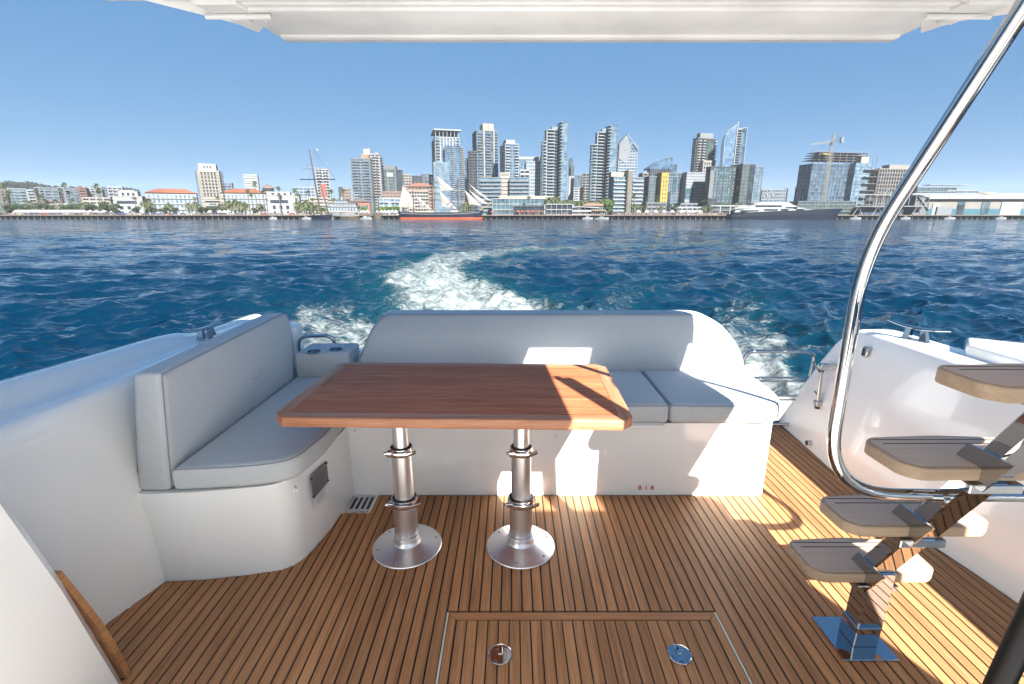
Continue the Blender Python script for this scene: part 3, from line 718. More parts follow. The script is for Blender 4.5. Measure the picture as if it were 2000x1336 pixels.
# courtesy light / latch on right wall, studs
def onright(px, py):
    # right inner wall x = 2.03 .. 2.19
    z = .5
    for _ in range(8):
        X = 2.01+(2.19-2.01)*max(0,z)/.86; u=(px-1000)/FPX; v=(py-668)/FPX; s=X/u; z = CAMZ+s*(-ST-v*CT)
    return Vector((X, s*(CT-v*ST), z))
p = onright(1693, 687)
lt = thing('wall_latch', 'small dark oval latch with chrome rim high on the right wall', 'latch', p)
MB().obox((p.x-.020,p.y-.022,p.z-.032), (.02,0,0), (0,.044,0), (.008,0,.064)).build('rim', CHROME, lt, True, 40, bevel=.006)
MB().obox((p.x-.026,p.y-.014,p.z-.024), (.02,0,0), (0,.028,0), (.006,0,.048)).build('paddle', RUBBER, lt, True, 40, bevel=.006)
for px, py, lb, r in ((1578,865,'chrome round stud low on the right wall near the gate', .018), (1698,877,'small white round stud low on the right wall behind the treads', .013)):
    p = onright(px, py)
    s_ = thing('wall_stud', lb, 'stud', p)
    MB().tube([(p.x+.02,p.y,p.z),(p.x-.010,p.y,p.z)], r, 18).build('flange', CHROME if r > .015 else GEL, s_, True, 40)
    MB().tube([(p.x-.009,p.y,p.z),(p.x-.014,p.y,p.z)], r*.5, 12).build('core', DARK if r > .015 else CHROME, s_, True, 40)
for i, (px, py, lb) in enumerate(((1085,851,'white fastener at the top of the bench front by the right pedestal'), (1475,851,'white fastener at the gate end of the bench front'), (693,841,'white fastener on the bench front in the corner'))):
    q = at(px, py, 2.458)
    f_ = thing('snap_fastener', lb, 'fastener', q, 'snap fasteners on the mouldings')
    MB().tube([(q.x,2.462,q.z),(q.x,2.452,q.z)], .007, 14).build('stud', GEL, f_, True)
    MB().tube([(q.x+.002,2.4525,q.z),(q.x+.002,2.4505,q.z)], .003, 8).build('slot', DARK, f_)
for px, py, lb in ((291,991,'white fastener on the near face of the left bench base'), (577,957,'white fastener on the rounded corner of the left bench base')):
    q = at(px, py, 1.80 if px < 400 else 1.86)
    dirn = Vector((0,-1,0)) if px < 400 else Vector((.5,-.85,0)).normalized()
    f_ = thing('snap_fastener', lb, 'fastener', q, 'snap fasteners on the mouldings')
    MB().tube([q-dirn*.03, q+dirn*.006], .008, 14).build('stud', GEL, f_, True)
    MB().tube([q+dirn*.006, q+dirn*.0075], .003, 8).build('slot', DARK, f_)
# builder's plate on left bench base
bp = thing('builder_plate', 'grey engraved data plate with white sticker on the left bench base', 'plate', (-.93,2.1,.3))
def facept(yy, z): # face of left base near its front, x as function of y
    return Vector((interp(yy, [1.95,2.02,2.15,2.47], [-.953,-.938,-.925,-.905])+.003, yy, z))
MB().add([facept(2.005,.262)+Vector((.006,0,0)),facept(2.165,.262)+Vector((.003,0,0)),facept(2.165,.375)+Vector((.003,0,0)),facept(2.005,.375)+Vector((.006,0,0))], [(0,1,2,3)]).build('plate', PLATEM, bp)
m3 = MB()
for i in range(8):
    z = .358-i*.0125; ln = [.05,.13,.13,.11,.13,.09,.13,.07][i]
    a = facept(2.02,z); b_ = facept(2.02+ln,z); o_ = Vector((.0085,0,0))
    m3.add([a+o_,b_+o_,b_+o_+Vector((0,0,.003)),a+o_+Vector((0,0,.003))], [(0,1,2,3)])
m3.build('engraving', GREYPR, bp)
for yy in (2.012, 2.157):
    for zz in (.270, .366):
        q = facept(yy, zz); MB().tube([q, q+Vector((.009,0,0))], .004, 8).build('rivet', DARK, bp)
MB().add([facept(2.01,.205)+Vector((.006,0,0)),facept(2.155,.205)+Vector((.003,0,0)),facept(2.155,.257)+Vector((.003,0,0)),facept(2.01,.257)+Vector((.006,0,0))], [(0,1,2,3)]).build('sticker', STICK, bp)
m3 = MB()
for i in range(4):
    z = .245-i*.010; a = facept(2.025,z); b_ = facept(2.13-.02*(i%2),z); o_ = Vector((.008,0,0))
    m3.add([a+o_,b_+o_,b_+o_+Vector((0,0,.002)),a+o_+Vector((0,0,.002))], [(0,1,2,3)])
m3.build('sticker_print', GREYPR, bp)
# drain grate
dg = thing('drain_grate', 'steel drain grate with four slots in the deck corner', 'drain grate', (-.84,2.37,0))
MB().box(-.905, -.775, 2.29, 2.445, -.002, .003).build('plate', CHROME, dg, bevel=.0015)
for i in range(4):
    x = -.885+i*.030
    MB().prism([(p.x,p.y) for p in roundpoly([(x,2.315),(x+.014,2.315),(x+.014,2.425),(x,2.425)], .0069)], .001, .0036).build('slot', DARK, dg)
for x, y in ((-.897,2.298),(-.783,2.298),(-.897,2.437),(-.783,2.437),(-.84,2.297)):
    MB().lathe([(.004,.003),(.0035,.0045),(.001,.0045)], (x,y,0), 10).build('screw', CHROME, dg)
# BIB lettering
def text(body, size, mat, loc, name, label, rot=(math.pi/2,0,0), spacing=1.3, cat='lettering', parent=None):
    cu = bpy.data.curves.new(name, 'FONT'); cu.body = body; cu.size = size; cu.align_x = 'CENTER'; cu.space_character = spacing; cu.extrude = .0006*size/.03; cu.offset = .0007
    o = bpy.data.objects.new(name, cu); COL.objects.link(o)
    dg_ = bpy.context.evaluated_depsgraph_get(); me = bpy.data.meshes.new_from_object(o.evaluated_get(dg_))
    bpy.data.objects.remove(o); me.materials.clear(); me.materials.append(mat)
    o = bpy.data.objects.new(name, me); COL.objects.link(o); o.rotation_euler = rot
    if parent is None: o.location = loc; tag(o, label, cat)
    else: o.parent = parent; o.location = Vector(loc)-wloc(parent)
    return o
q = at(1262, 957, 2.455)
text('B I B', .036, REDM, (q.x, 2.458, q.z), 'red_lettering', 'small red letters BIB low on the bench front')
#CITY#

hz = MB().box(-2900, 2900, -2300, 2900, -1.25-1.0, 165); hm = bpy.data.materials.new('haze_air'); hm.use_nodes = True; ht = hm.node_tree
ht.nodes.remove(ht.nodes['Principled BSDF']); pv = ht.nodes.new('ShaderNodeVolumePrincipled'); pv.inputs['Color'].default_value = (.80,.90,1,1); pv.inputs['Density'].default_value = .00009
pv.inputs['Anisotropy'].default_value = 0
ht.links.new(pv.outputs[0], ht.nodes['Material Output'].inputs['Volume']); ho = hz.build('haze', hm); ho['kind'] = 'stuff'
# ------------------------------------------------------------------ far shore: land, quay, hill
LB = -1.25; ZQ = 1.75         # quay top
def ground_x(px, Y): return at(px, 421, Y).x
landm = simple('land_paving', (.10,.095,.085), .8, scale=.05)
MB().prism([(-1500,374),(1500,374),(2500,2500),(-2500,2500)], ZQ-.25, ZQ-.02).build('ground', landm)['kind'] = 'structure'
quay = thing('quay', 'long concrete quay on dark piles along the waterfront', 'quay', (0,372,LB))
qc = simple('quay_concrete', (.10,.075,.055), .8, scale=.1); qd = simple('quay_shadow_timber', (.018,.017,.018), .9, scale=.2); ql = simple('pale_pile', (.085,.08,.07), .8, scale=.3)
MB().box(-640, 640, 368.6, 378, ZQ-.5, ZQ).build('deck_edge', qc, quay)
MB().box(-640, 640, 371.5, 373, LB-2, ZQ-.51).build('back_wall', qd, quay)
pm = MB().box(-.2, .2, -.2, .2, LB-2, ZQ-.5)
pile0 = None
x = -425
while x < 425:
    if not (-84 < x < -22) and not (155 < x < 240 and False):
        if pile0 is None:
            pile0 = pm.build('pile', ql, quay); pile0.location = Vector((x,370.6,0))-wloc(quay)
        else:
            c = pile0.copy(); COL.objects.link(c); c.location = Vector((x,370.6,0))-wloc(quay)
        c = pile0
    x += 4.3+random.uniform(-.5,.5)
def hill():
    pxs = np.linspace(-260, 400, 60); secs = []
    ty = np.interp(pxs, [-260,0,60,120,200,280,330,400], [352,364,364,370,374,381,400,425])
    for (Y, k) in ((560,0),(640,.35),(760,.75),(880,1),(1100,.8),(1400,0)):
        row = []
        for px, y in zip(pxs, ty):
            p = at(px, y, 880); row.append((p.x*Y/880, Y, ZQ-1+max(0, p.z-ZQ)*k))
        secs.append(row)
    o = MB().loft(secs, caps=False).build('hill', simple('hill_scrub', (.03,.04,.026), .9, scale=.02, var=.5), None, True)
    o['kind'] = 'structure'
hill()

# ------------------------------------------------------------------ materials for the city
def glassm(name, lo, hi, cell=3.0, rough=.12, spec=.6):
    m, t, b = newmat(name)
    tc = nd(t, 'ShaderNodeTexCoord'); sn = nd(t, 'ShaderNodeVectorMath', operation='SNAP'); sn.inputs[1].default_value = (cell,cell,cell*.98)
    ad = nd(t, 'ShaderNodeVectorMath', operation='ADD'); ad.inputs[1].default_value = (.37,.41,.13)
    t.links.new(tc.outputs['Object'], ad.inputs[0]); t.links.new(ad.outputs[0], sn.inputs[0])
    wn_ = nd(t, 'ShaderNodeTexWhiteNoise', noise_dimensions='3D'); t.links.new(sn.outputs[0], wn_.inputs['Vector'])
    n = noise(t, .035, 3)
    mx = nd(t, 'ShaderNodeMix', data_type='FLOAT'); mx.inputs[0].default_value = .5
    t.links.new(wn_.outputs['Value'], mx.inputs[2]); t.links.new(n.outputs[0], mx.inputs[3])
    r = ramp(t, mx.outputs[0], [(.2, lo), (.8, hi)])
    t.links.new(r.outputs[0], b.inputs['Base Color']); b.inputs['Roughness'].default_value = rough
    b.inputs['Specular IOR Level'].default_value = spec; b.inputs['IOR'].default_value = 1.6
    return m
GB = glassm('blue_window_glass', (.010,.025,.045), (.055,.10,.15))
GT = glassm('teal_window_glass', (.012,.030,.042), (.05,.09,.11))
GK = glassm('dark_window_glass', (.006,.008,.012), (.025,.032,.04))
GLT = glassm('light_blue_window_glass', (.03,.06,.09), (.10,.15,.19))
GGR = glassm('grey_green_window_glass', (.02,.034,.034), (.045,.065,.062))
def wl(n, c, var=.1): return simple(n, c, .8, scale=.06, var=var)
WW = wl('white_render', (.145,.155,.165)); WG = wl('light_grey_concrete', (.085,.098,.112)); WM = wl('mid_grey_concrete', (.065,.07,.075))
WC = wl('cream_render', (.155,.145,.125)); WY = wl('yellow_cladding', (.17,.125,.02)); WB = wl('beige_stone', (.115,.11,.10))
WT = wl('terracotta_render', (.13,.055,.035)); WR = wl('red_roof_tile', (.13,.04,.018), .3); WD = wl('dark_grey_cladding', (.022,.025,.028))
WP = wl('pinkish_brown_roof', (.085,.06,.052)); WBR = wl('brown_concrete', (.06,.052,.046)); WTN = wl('tan_brick', (.12,.08,.055))
RED = wl('red_panel', (.16,.035,.022)); TEAL = wl('teal_panel', (.012,.06,.085)); STG = wl('pale_sheet_metal', (.085,.095,.105))
SCAF = wl('scaffold_pipe', (.06,.055,.05))

class Bld:
    """a rectangular block: front corner at pixel xs, front face runs to xr, left face back to xl"""
    def __init__(s, D, xl, xs, xr, yt, phi=None, depth=20, z0=ZQ):
        C = at(xs, yt, D); q = C.z-CAMZ
        u = lambda px: (px-1000)/FPX
        az = math.atan2(C.x, D)
        if phi is None: phi = -az*.8
        else: phi = R(phi)
        s.phi = phi; c, sn = math.cos(phi), math.sin(phi)
        base = D*CT-q*ST
        s.w1 = (u(xr)*base-C.x)/(c-u(xr)*CT*sn)
        s.w2 = (C.x-u(xl)*base)/(sn+u(xl)*CT*c) if xl < xs else depth
        if s.w2 < 4 or s.w2 > 60: s.w2 = min(max(abs(s.w2), 14), 40)
        s.C = Vector((C.x, D, 0)); s.z0 = z0; s.H = C.z
        s.e1 = Vector((c, sn, 0)); s.e2 = Vector((-sn, c, 0))
    def face(s, which):
        if which == 'f': return (s.C, s.e1, -s.e2, s.w1)
        if which == 'l': return (s.C+s.e2*s.w2, -s.e2, -s.e1, s.w2)
        if which == 'r': return (s.C+s.e1*s.w1, s.e2, s.e1, s.w2)
    def core(s, mb, z0=None, z1=None, ins=0):
        z0 = s.z0 if z0 is None else z0; z1 = s.H if z1 is None else z1
        mb.obox(s.C+s.e1*ins+s.e2*ins+Vector((0,0,z0)), s.e1*(s.w1-2*ins), s.e2*(s.w2-2*ins), (0,0,z1-z0))
    def fb(s, mb, which, a0, a1, z0, z1, o0, o1):
        P, e, n, w = s.face(which)
        mb.obox(P+e*(a0*w)+n*o0+Vector((0,0,z0)), e*((a1-a0)*w), n*(o1-o0), (0,0,z1-z0))
    def zz(s, t): return s.z0+(s.H-s.z0)*t
def root(b, name, label, cat='building', group=None):
    return thing(name, label, cat, (b.C.x, b.C.y, b.z0), group)
def dress(b, t, wall, glass, floor=3.3, band=.34, pier=None, faces='flr', proud=.35, pw=.22, crown=1.2, balc=None, z0=None, z1=None, lm=None, balm=None, solid=None):
    """glass core with real floor bands and piers in front; optional projecting balconies [(face,a0,a1,depth)]"""
    zb = b.z0 if z0 is None else z0; zt = b.H if z1 is None else z1
    m = MB(); b.core(m, zb, zt-.3); m.build('glazing', glass, t)
    n = max(1, round((zt-zb)/floor)); fh = (zt-zb)/n
    m = MB()
    for f in faces:
        for i in range(n+1):
            z = zb+i*fh; b.fb(m, f, 0, 1, max(zb,z-fh*band*.5), min(zt, z+fh*band*.5), -.05, proud)
    m.build('floor_bands', wall, t, kind='stuff')
    if pier:
        m = MB()
        for f in faces:
            w = b.face(f)[3]; k = max(1, round(w/pier))
            for i in range(k+1):
                a = i/k; h = pw/w*.5*pier
                b.fb(m, f, max(0,a-h), min(1,a+h), zb, zt, -.05, proud+.06)
        m.build('piers', lm or wall, t, kind='stuff')
    m = MB(); b.core(m, zt-.3, zt+crown-.3, -.4); m.build('roof', lm or wall, t)
    if balc:
        m = MB(); m2 = MB()
        for f, a0, a1, dp in balc:
            for i in range(1, n):
                z = zb+i*fh
                b.fb(m, f, a0, a1, z-.2, z+.7, .3, dp)
        m.build('balconies', balm or WW, t, kind='stuff')
    if solid:
        for f, a0, a1, za, zb_, mat, nm in solid:
            m = MB(); b.fb(m, f, a0, a1, b.zz(za), b.zz(zb_), -.05, proud+.5); m.build(nm, mat, t)
    return t
def topbox(b, t, a0, a1, d0, d1, h, mat, name='roof_house', zoff=.9):
    m = MB(); m.obox(b.C+b.e1*(b.w1*a0)+b.e2*(b.w2*d0)+Vector((0,0,b.H+zoff-.3)), b.e1*(b.w1*(a1-a0)), b.e2*(b.w2*(d1-d0)), (0,0,h)); m.build(name, mat, t)
def pane_grid(b, t, f, cols, rows, a0, a1, t0, t1, wf=.6, hf=.6, glass=None, name='windows', frame=None):
    """separate window boxes set in a wall"""
    P, e, n, w = b.face(f); m = MB(); fr = MB(); big = cols*rows <= 12
    for i in range(cols):
        for j in range(rows):
            ca = a0+(a1-a0)*(i+.5)/cols; ct = t0+(t1-t0)*(j+.5)/rows
            ha = (a1-a0)/cols*wf*.5; ht = (t1-t0)/rows*hf*.5
            mm = MB() if big else m
            b.fb(mm, f, ca-ha, ca+ha, b.zz(ct-ht), b.zz(ct+ht), .0, .12)
            b.fb(fr, f, ca-ha-.004, ca+ha+.004, b.zz(ct-ht)-.25, b.zz(ct-ht), .0, .3)
            if big: mm.build('window', glass or GK, t)
    if not big: m.build(name, glass or GK, t, kind='stuff')
    fr.build('window_sills', frame or WW, t, kind='stuff')
def hiproof(b, t, h, mat, over=1.0, name='roof'):
    z = b.H; C = b.C; e1, e2 = b.e1, b.e2; w1, w2 = b.w1, b.w2; k = min(w1, w2)*.5
    A = [C-e1*over-e2*over, C+e1*(w1+over)-e2*over, C+e1*(w1+over)+e2*(w2+over), C-e1*over+e2*(w2+over)]
    B = [C+e1*k+e2*(w2*.5), C+e1*(w1-k)+e2*(w2*.5)]
    vs = [p+Vector((0,0,z)) for p in A]+[p+Vector((0,0,z+h)) for p in B]
    MB().add(vs, [(0,1,5,4),(1,2,5),(2,3,4,5),(3,0,4),(3,2,1,0)]).build(name, mat, t)

ORD = 'first second third fourth fifth sixth seventh eighth ninth tenth eleventh twelfth thirteenth fourteenth fifteenth sixteenth seventeenth eighteenth nineteenth twentieth'.split()
def orn(i):
    if i < 20: return ORD[i]
    return {2:'twenty',3:'thirty',4:'forty'}[(i+1)//10]+'-'+ORD[(i+1)%10-1] if (i+1) % 10 else {3:'thirtieth',4:'fortieth',5:'fiftieth'}[(i+1)//10]
# ---- left: hillside houses and apartments
def apt(D, xl, xs, xr, yt, wall, glass, label, fl=3.2, pier=4, phi=None, balc=True, band=.45, name='apartment_block', z0=ZQ, crown=.8):
    b = Bld(D, xl, xs, xr, yt, phi, 16, z0); t = root(b, name, label)
    dress(b, t, wall, glass, fl, band, pier, 'flr', .3, .16, crown, [('f', .08, .45, 1.4), ('f', .6, .92, 1.4)] if balc else None, balm=wall)
    return b, t
L = [
 (560,0,0,10,372,WBR,GK,'dark brown apartment block at the far left edge of the shore'),
 (600,14,14,50,368,WG,GT,'grey apartment block with stacked balconies, second from the far left'),
 (585,52,52,66,371,WW,GK,'narrow white block right of the grey balconied apartments, far left'),
 (640,66,66,84,366,WG,GK,'pale block on the slope behind the left palms'),
 (610,84,84,112,367,WM,GB,'blue grey glass apartment block on the left slope'),
 (625,112,112,134,366,WG,GB,'light grey block with blue glass right of the blue grey apartments'),
 (615,134,134,151,368,WM,GB,'grey blue glazed block left of the terracotta building'),
 (620,153,153,166,366,WT,GK,'terracotta coloured block among the white hillside houses'),
 (640,167,167,184,367,WW,GK,'white block right of the terracotta building'),
 (605,186,186,198,370,WG,GLT,'pale blue block behind the thickest left palm'),
 (660,198,198,210,365,WM,GB,'slate blue block on the slope left of the big white house'),
 (600,209,209,238,365,WW,GK,'white stepped apartment house above the white naval building'),
 (590,236,236,262,372,WW,GK,'low white house left of the tiled hotel'),
 (520,96,96,118,392,WP,GK,'low pink grey house among bushes on the left shore'),
 (500,160,160,214,386,WC,GK,'long low cream building on the left shore'),
 (480,112,112,136,398,WW,GK,'small white shed between the left shore bushes'),
 (520,60,60,95,395,WP,GK,'low mauve roofed row between the left shore trees'),
]
for (D,xl,xs,xr,yt,wm,gm_,lb) in L: apt(D,xl,xs,xr,yt,wm,gm_,lb, fl=3.4, pier=5, balc=(yt < 380))
# white naval buildings, two alike
def naval(D, x0, x1, x2, x3, yt, y2, label):
    b = Bld(D, x0, x0, x1, yt, None, 26); t = root(b, 'naval_building', label)
    m = MB(); b.core(m); m.build('wall', WW, t)
    m = MB(); b.core(m, b.H, b.H+.6, -.3); m.build('parapet', WC, t)
    b.fb(m2 := MB(), 'f', .12, .80, b.zz(.62), b.zz(.78), .0, .15); m2.build('ribbon_window', GK, t)
    pane_grid(b, t, 'f', 3, 1, .12, .88, .30, .50, .45, .9, GK)
    pane_grid(b, t, 'f', 3, 1, .12, .88, .04, .20, .35, .9, GK)
    b2 = Bld(D+9, x2, x2, x3, y2, None, 18, b.H-2)
    m = MB(); b2.core(m); m.build('upper_block', WW, t); pane_grid(b2, t, 'f', 3, 1, .1, .9, .45, .85, .45, .8, GK)
    return b
naval(396, 219, 277, 230, 268, 384, 373, 'white flat roofed naval building left of the tiled hotel')
naval(394, 520, 572, 522, 566, 382, 374, 'white flat roofed naval building just right of the tiled hotel')
b = Bld(402, 571, 571, 583, 378, None, 20); t = root(b, 'annex', 'plain white annex on the right of the second naval building'); m = MB(); b.core(m); m.build('wall', WW, t); pane_grid(b, t, 'f', 1, 2, .2, .8, .2, .9, .6, .4, GK)
# tiled hotel: two wings and scaffolded tower
def wing(x0, x1, yw, yr, label):
    b = Bld(410, x0, x0, x1, yw, None, 16); t = root(b, 'hotel_wing', label)
    m = MB(); b.core(m); m.build('wall', WW, t)
    pane_grid(b, t, 'f', 11, 4, .02, .98, .06, .97, .5, .55, GLT)
    m = MB()
    for i in range(1, 4): b.fb(m, 'f', 0, 1, b.zz(i/4)-.3, b.zz(i/4)+.3, 0, .8)
    m.build('balconies', WW, t, kind='stuff')
    hiproof(b, t, at(0,yr,410).z-at(0,yw,410).z, WR, name='tiled_roof')
wing(283, 383, 376, 367, 'white hotel wing with red tiled roof left of the scaffolded tower')
wing(432, 518, 376, 367, 'white hotel wing with red tiled roof right of the scaffolded tower')
b = Bld(404, 384, 384, 427, 332, None, 15); t = root(b, 'hotel_tower', 'cream hotel tower wrapped in scaffolding between the tiled wings', 'tower')
m = MB(); b.core(m); m.build('wall', WC, t)
pane_grid(b, t, 'f', 5, 7, .12, .88, .42, .97, .55, .6, GK)
pane_grid(b, t, 'f', 1, 3, .3, .7, .02, .28, .8, .6, GT)
m = MB()
for i in range(3): b.fb(m, 'f', .15, .85, b.zz(.1+.11*i)-.3, b.zz(.1+.11*i)+.3, 0, 1.2)
m.build('balconies', WW, t, kind='stuff')
b2 = Bld(405, 386, 386, 421, 319, None, 13, b.H); m = MB(); b2.core(m); m.build('crown', WW, t); pane_grid(b2, t, 'f', 3, 1, .25, .75, .35, .7, .5, .8, GK)
m = MB()
for side in ('f','l','r'):
    for i in range(12):
        tt = .25+.74*i/11
        b.fb(m, side, -.08, 1.08, b.zz(tt)-.08, b.zz(tt)+.08, 1.3, 1.5)
        if side == 'f':
            for a in (-.1, 1.04): b.fb(m, side, a, a+.07, b.zz(tt)-.12, b.zz(tt)+.1, .8, 2.2)
    for i in range(9 if side == 'f' else 5):
        a = -.06+1.12*i/(8 if side == 'f' else 4); b.fb(m, side, a-.003, a+.003, ZQ, b.H-1, 1.35, 1.5)
m.build('scaffolding', SCAF, t, kind='stuff')
# mid left
apt(620,430,430,452,357,WG,GB,'grey blue hotel block seen just right of the scaffolded tower')
b, t = apt(650,473,475,502,341,WW,GK,'plain white tower block with few windows behind the tiled roof', balc=False, band=.75, pier=3.2)
b = Bld(520, 511, 511, 536, 368, None, 20); t = root(b, 'round_pavilion', 'round roofed white pavilion behind the right hotel wing')
c = b.C+b.e1*b.w1*.5
m = MB().lathe([(b.w1*.45,0),(b.w1*.45,b.H-ZQ),(.1,b.H-ZQ)], (c.x,c.y,ZQ), 20); m.build('wall', WW, t, True)
MB().lathe([(b.w1*.55,0),(b.w1*.5,1),(b.w1*.2,3.2),(b.w1*.12,3.4),(.1,4.6)], (c.x,c.y,b.H), 20).build('roof', WP, t, True)
MB().lathe([(b.w1*.46,0),(b.w1*.46,2.2),(.1,2.2)], (c.x,c.y,b.H-3), 20).build('window_band', GK, t, True)
apt(560,576,576,614,366,WW,GB,'white and blue glass office block behind the palms right of the naval building', balc=False, band=.3)
b, t = apt(600,614,616,641,330,WW,GK,'white tower with a tall red stripe behind the tall mast', balc=True, pier=4)
m = MB(); b.fb(m, 'f', .28, .68, b.zz(.05), b.zz(.68), .3, 1.8); m.build('red_stripe', RED, t)
for x0, x1, yt, wm, lb in ((584,604,388,WW,'small white house below the palms left of the tall mast'),(604,640,386,WC,'low cream house behind the dark schooner'),(640,660,388,WB,'low beige house left of the white ferry'),
    (661,667,366,WD,'slim dark tower between the mast and the balcony tower'),(667,673,374,WBR,'slim brown block beside the slim dark tower'),(672,682,369,WTN,'narrow orange brick block left of the balcony tower'),
    (692,718,376,WW,'plain white boxy hall in front of the balcony tower')):
    apt(470 if yt > 380 else 560, x0, x0, x1, yt, wm, GK, lb, balc=False, band=.6)
b = Bld(430, 684, 684, 722, 394, None, 12); t = root(b, 'brick_market', 'low brick building with arched windows right of the white ferry')
m = MB(); b.core(m); m.build('wall', WT, t)
pane_grid(b, t, 'f', 4, 1, .05, .95, .1, .75, .5, 1, GT); hiproof(b, t, 2.5, WBR)
# balcony tower pair
b, t = apt(560,682,684,722,310,WM,GB,'grey condominium tower with stacked glass balconies right of the schooner', phi=6, fl=3.0, pier=7, name='condominium_tower')
topbox(b, t, .55, .95, .1, .8, 4, WTN)
b, t = apt(585,706,708,740,301,WW,GK,'taller white condominium tower just behind the grey balcony tower', phi=4, fl=3.0, pier=5, name='condominium_tower')
topbox(b, t, .05, .45, .1, .8, 5, WW); topbox(b, t, .75, .95, .1, .6, 2, WG)
p = at(719.6, 289, 588); MB().box(p.x-.4, p.x+.4, 588, 588.8, b.H, p.z).build('antenna', WW, t)
m = MB(); b3 = Bld(600,738,738,748,304,0,10, ZQ)
for i in range(16): b3.fb(m, 'f', 0, 1, b3.zz(.35+i*.04), b3.zz(.35+i*.04)+.8, 0, 9)
m.build('side_balconies', WM, t, kind='stuff')
b, t = apt(600,741,741,772,331,WM,GGR,'grey green glass office block with white sign beside the white tower', balc=False, band=.14, pier=9, fl=3.6, phi=2, name='office_block')
topbox(b, t, .0, 1.0, .0, .9, 3.5, WM)
m = MB(); b.fb(m, 'f', .45, .85, b.zz(.84), b.zz(.93), .4, .9); m.build('sign', WW, t)
apt(606,772,772,786,332,WD,GK,'dark glass end block to the right of the grey green office', balc=False, band=.1, pier=9, phi=14, name='office_block')
apt(450,737,737,782,387,WW,GLT,'row of white low rise flats behind the small tents', fl=3.4, pier=5)
apt(500,745,745,783,374,WP,GK,'low pink brown roofed building above the white flats', balc=False, band=.8)
# cluster behind the tall ship
apt(640,786,786,803,341,WB,GK,'beige grey office block left of the tall glass tower', balc=False, band=.5)
apt(650,803,803,824,344,WD,GK,'dark grey office block behind the brown roofs', balc=False, band=.3)
apt(660,822,822,840,340,WM,GB,'grey blue block left of the glass tower with the flat canopy', balc=False, band=.3)
apt(630,838,838,850,342,WB,GK,'narrow beige block at the foot of the canopy tower', balc=True)
b, t = apt(520,795,795,846,364,WTN,GK,'rust brown hotel with tiered roof behind the tall ship', balc=False, band=.5); hiproof(b, t, 4, WT)
b, t = apt(480,798,798,836,373,WC,GK,'tan hotel with arched bays between the sails', balc=False, band=.4, pier=2.8)
# canopy tower
D = 560; b = Bld(D, 844, 850, 897, 268, 14); t = root(b, 'glass_tower', 'tall blue glass tower with a flat white canopy roof', 'skyscraper')
dress(b, t, WW, GB, 3.1, .12, 3.2, 'flr', .4, .08, 1, [('f', .02, .16, 1.6), ('f', .82, .98, 1.6), ('l', .1, .9, 1.5)], balm=WG)
m = MB()
for a in (.17,.30,.43,.56,.69,.82):
    b.fb(m, 'f', a, a+.045, b.zz(.55), b.H+.5, .3, 1.1)
m.build('white_fins', WW, t, kind='stuff')
zt = at(870,253,D).z
m = MB(); m.obox(b.C-b.e1*1.5-b.e2*4+Vector((0,0,zt-1.0)), b.e1*(b.w1+3), b.e2*(b.w2+5), (0,0,1.3)); m.build('canopy', WW, t)
m = MB()
for i in range(7): m.obox(b.C+b.e1*(b.w1*i/6.4)-b.e2*1+Vector((0,0,b.H)), b.e1*.7, b.e2*.7, Vector((0,0,zt-1-b.H))-b.e2*1.5)
m.build('canopy_posts', WW, t, kind='stuff')
m = MB(); m.obox(b.C+b.e1*2+b.e2*3+Vector((0,0,b.H)), b.e1*(b.w1-4), b.e2*(b.w2-5), (0,0,zt-b.H-1.2)); m.build('penthouse', GK, t)
b2 = Bld(D-6, 866, 868, 905, 284, 14, 12); m = MB(); b2.core(m); m.build('right_block', GB, t)
m = MB(); n = 34
for i in range(1, n):
    b2.fb(m, 'f', .0, 1, b2.zz(i/n)-.15, b2.zz(i/n)+.15, 0, .3); b2.fb(m, 'f', .36, .50, b2.zz(i/n)-.1, b2.zz(i/n)+.9, .3, 1.2); b2.fb(m, 'f', .82, 1.02, b2.zz(i/n)-.1, b2.zz(i/n)+.9, .3, 1.6)
m.build('right_block_balconies', WG, t, kind='stuff')
b3 = Bld(D-14, 845, 847, 876, 316, 14, 10); m = MB(); b3.core(m); m.build('left_block', GLT, t)
m = MB()
for i in range(1, 25): b3.fb(m, 'f', 0, 1, b3.zz(i/25)-.12, b3.zz(i/25)+.12, 0, .25); b3.fb(m, 'l', 0, 1, b3.zz(i/25)-.1, b3.zz(i/25)+.8, 0, 1)
for i in range(9): b3.fb(m, 'f', i/8-.008, i/8+.008, ZQ, b3.H, 0, .3)
m.build('left_block_mullions', WG, t, kind='stuff')
apt(640,905,905,914,308,WM,GB,'narrow blue block in the gap beside the canopy tower', balc=False, band=.15)
apt(600,914,915,932,295,WD,GK,'dark slab of balconies left of the cream crowned tower', phi=12, fl=3.1, name='apartment_tower')
# cream crowned tower
D = 600; b = Bld(D, 923, 931, 972, 255, 15); t = root(b, 'glass_tower', 'blue glass tower with cream crown and two vertical cream stripes', 'skyscraper')
dress(b, t, WM, GB, 3.1, .12, 4.2, 'flr', .35, .05, .8, [('f', .06, .26, 1.4), ('f', .42, .66, 1.4), ('f', .86, .98, 1.4)], balm=WM)
for a in (.30, .775):
    m = MB(); b.fb(m, 'f', a, a+.055, ZQ, b.H+1.5, .4, 1.7); m.build('cream_stripe', WC, t)
zt = at(950,240,D).z
m = MB(); m.obox(b.C+b.e1*(b.w1*.30)+b.e2*1+Vector((0,0,b.H)), b.e1*(b.w1*.52), b.e2*(b.w2*.7), (0,0,zt-b.H)); m.build('crown', WC, t)
m = MB(); b.fb(m, 'f', .54, .575, b.H+1, zt-.5, -1.2, -.7); m.build('crown_slot', WTN, t)
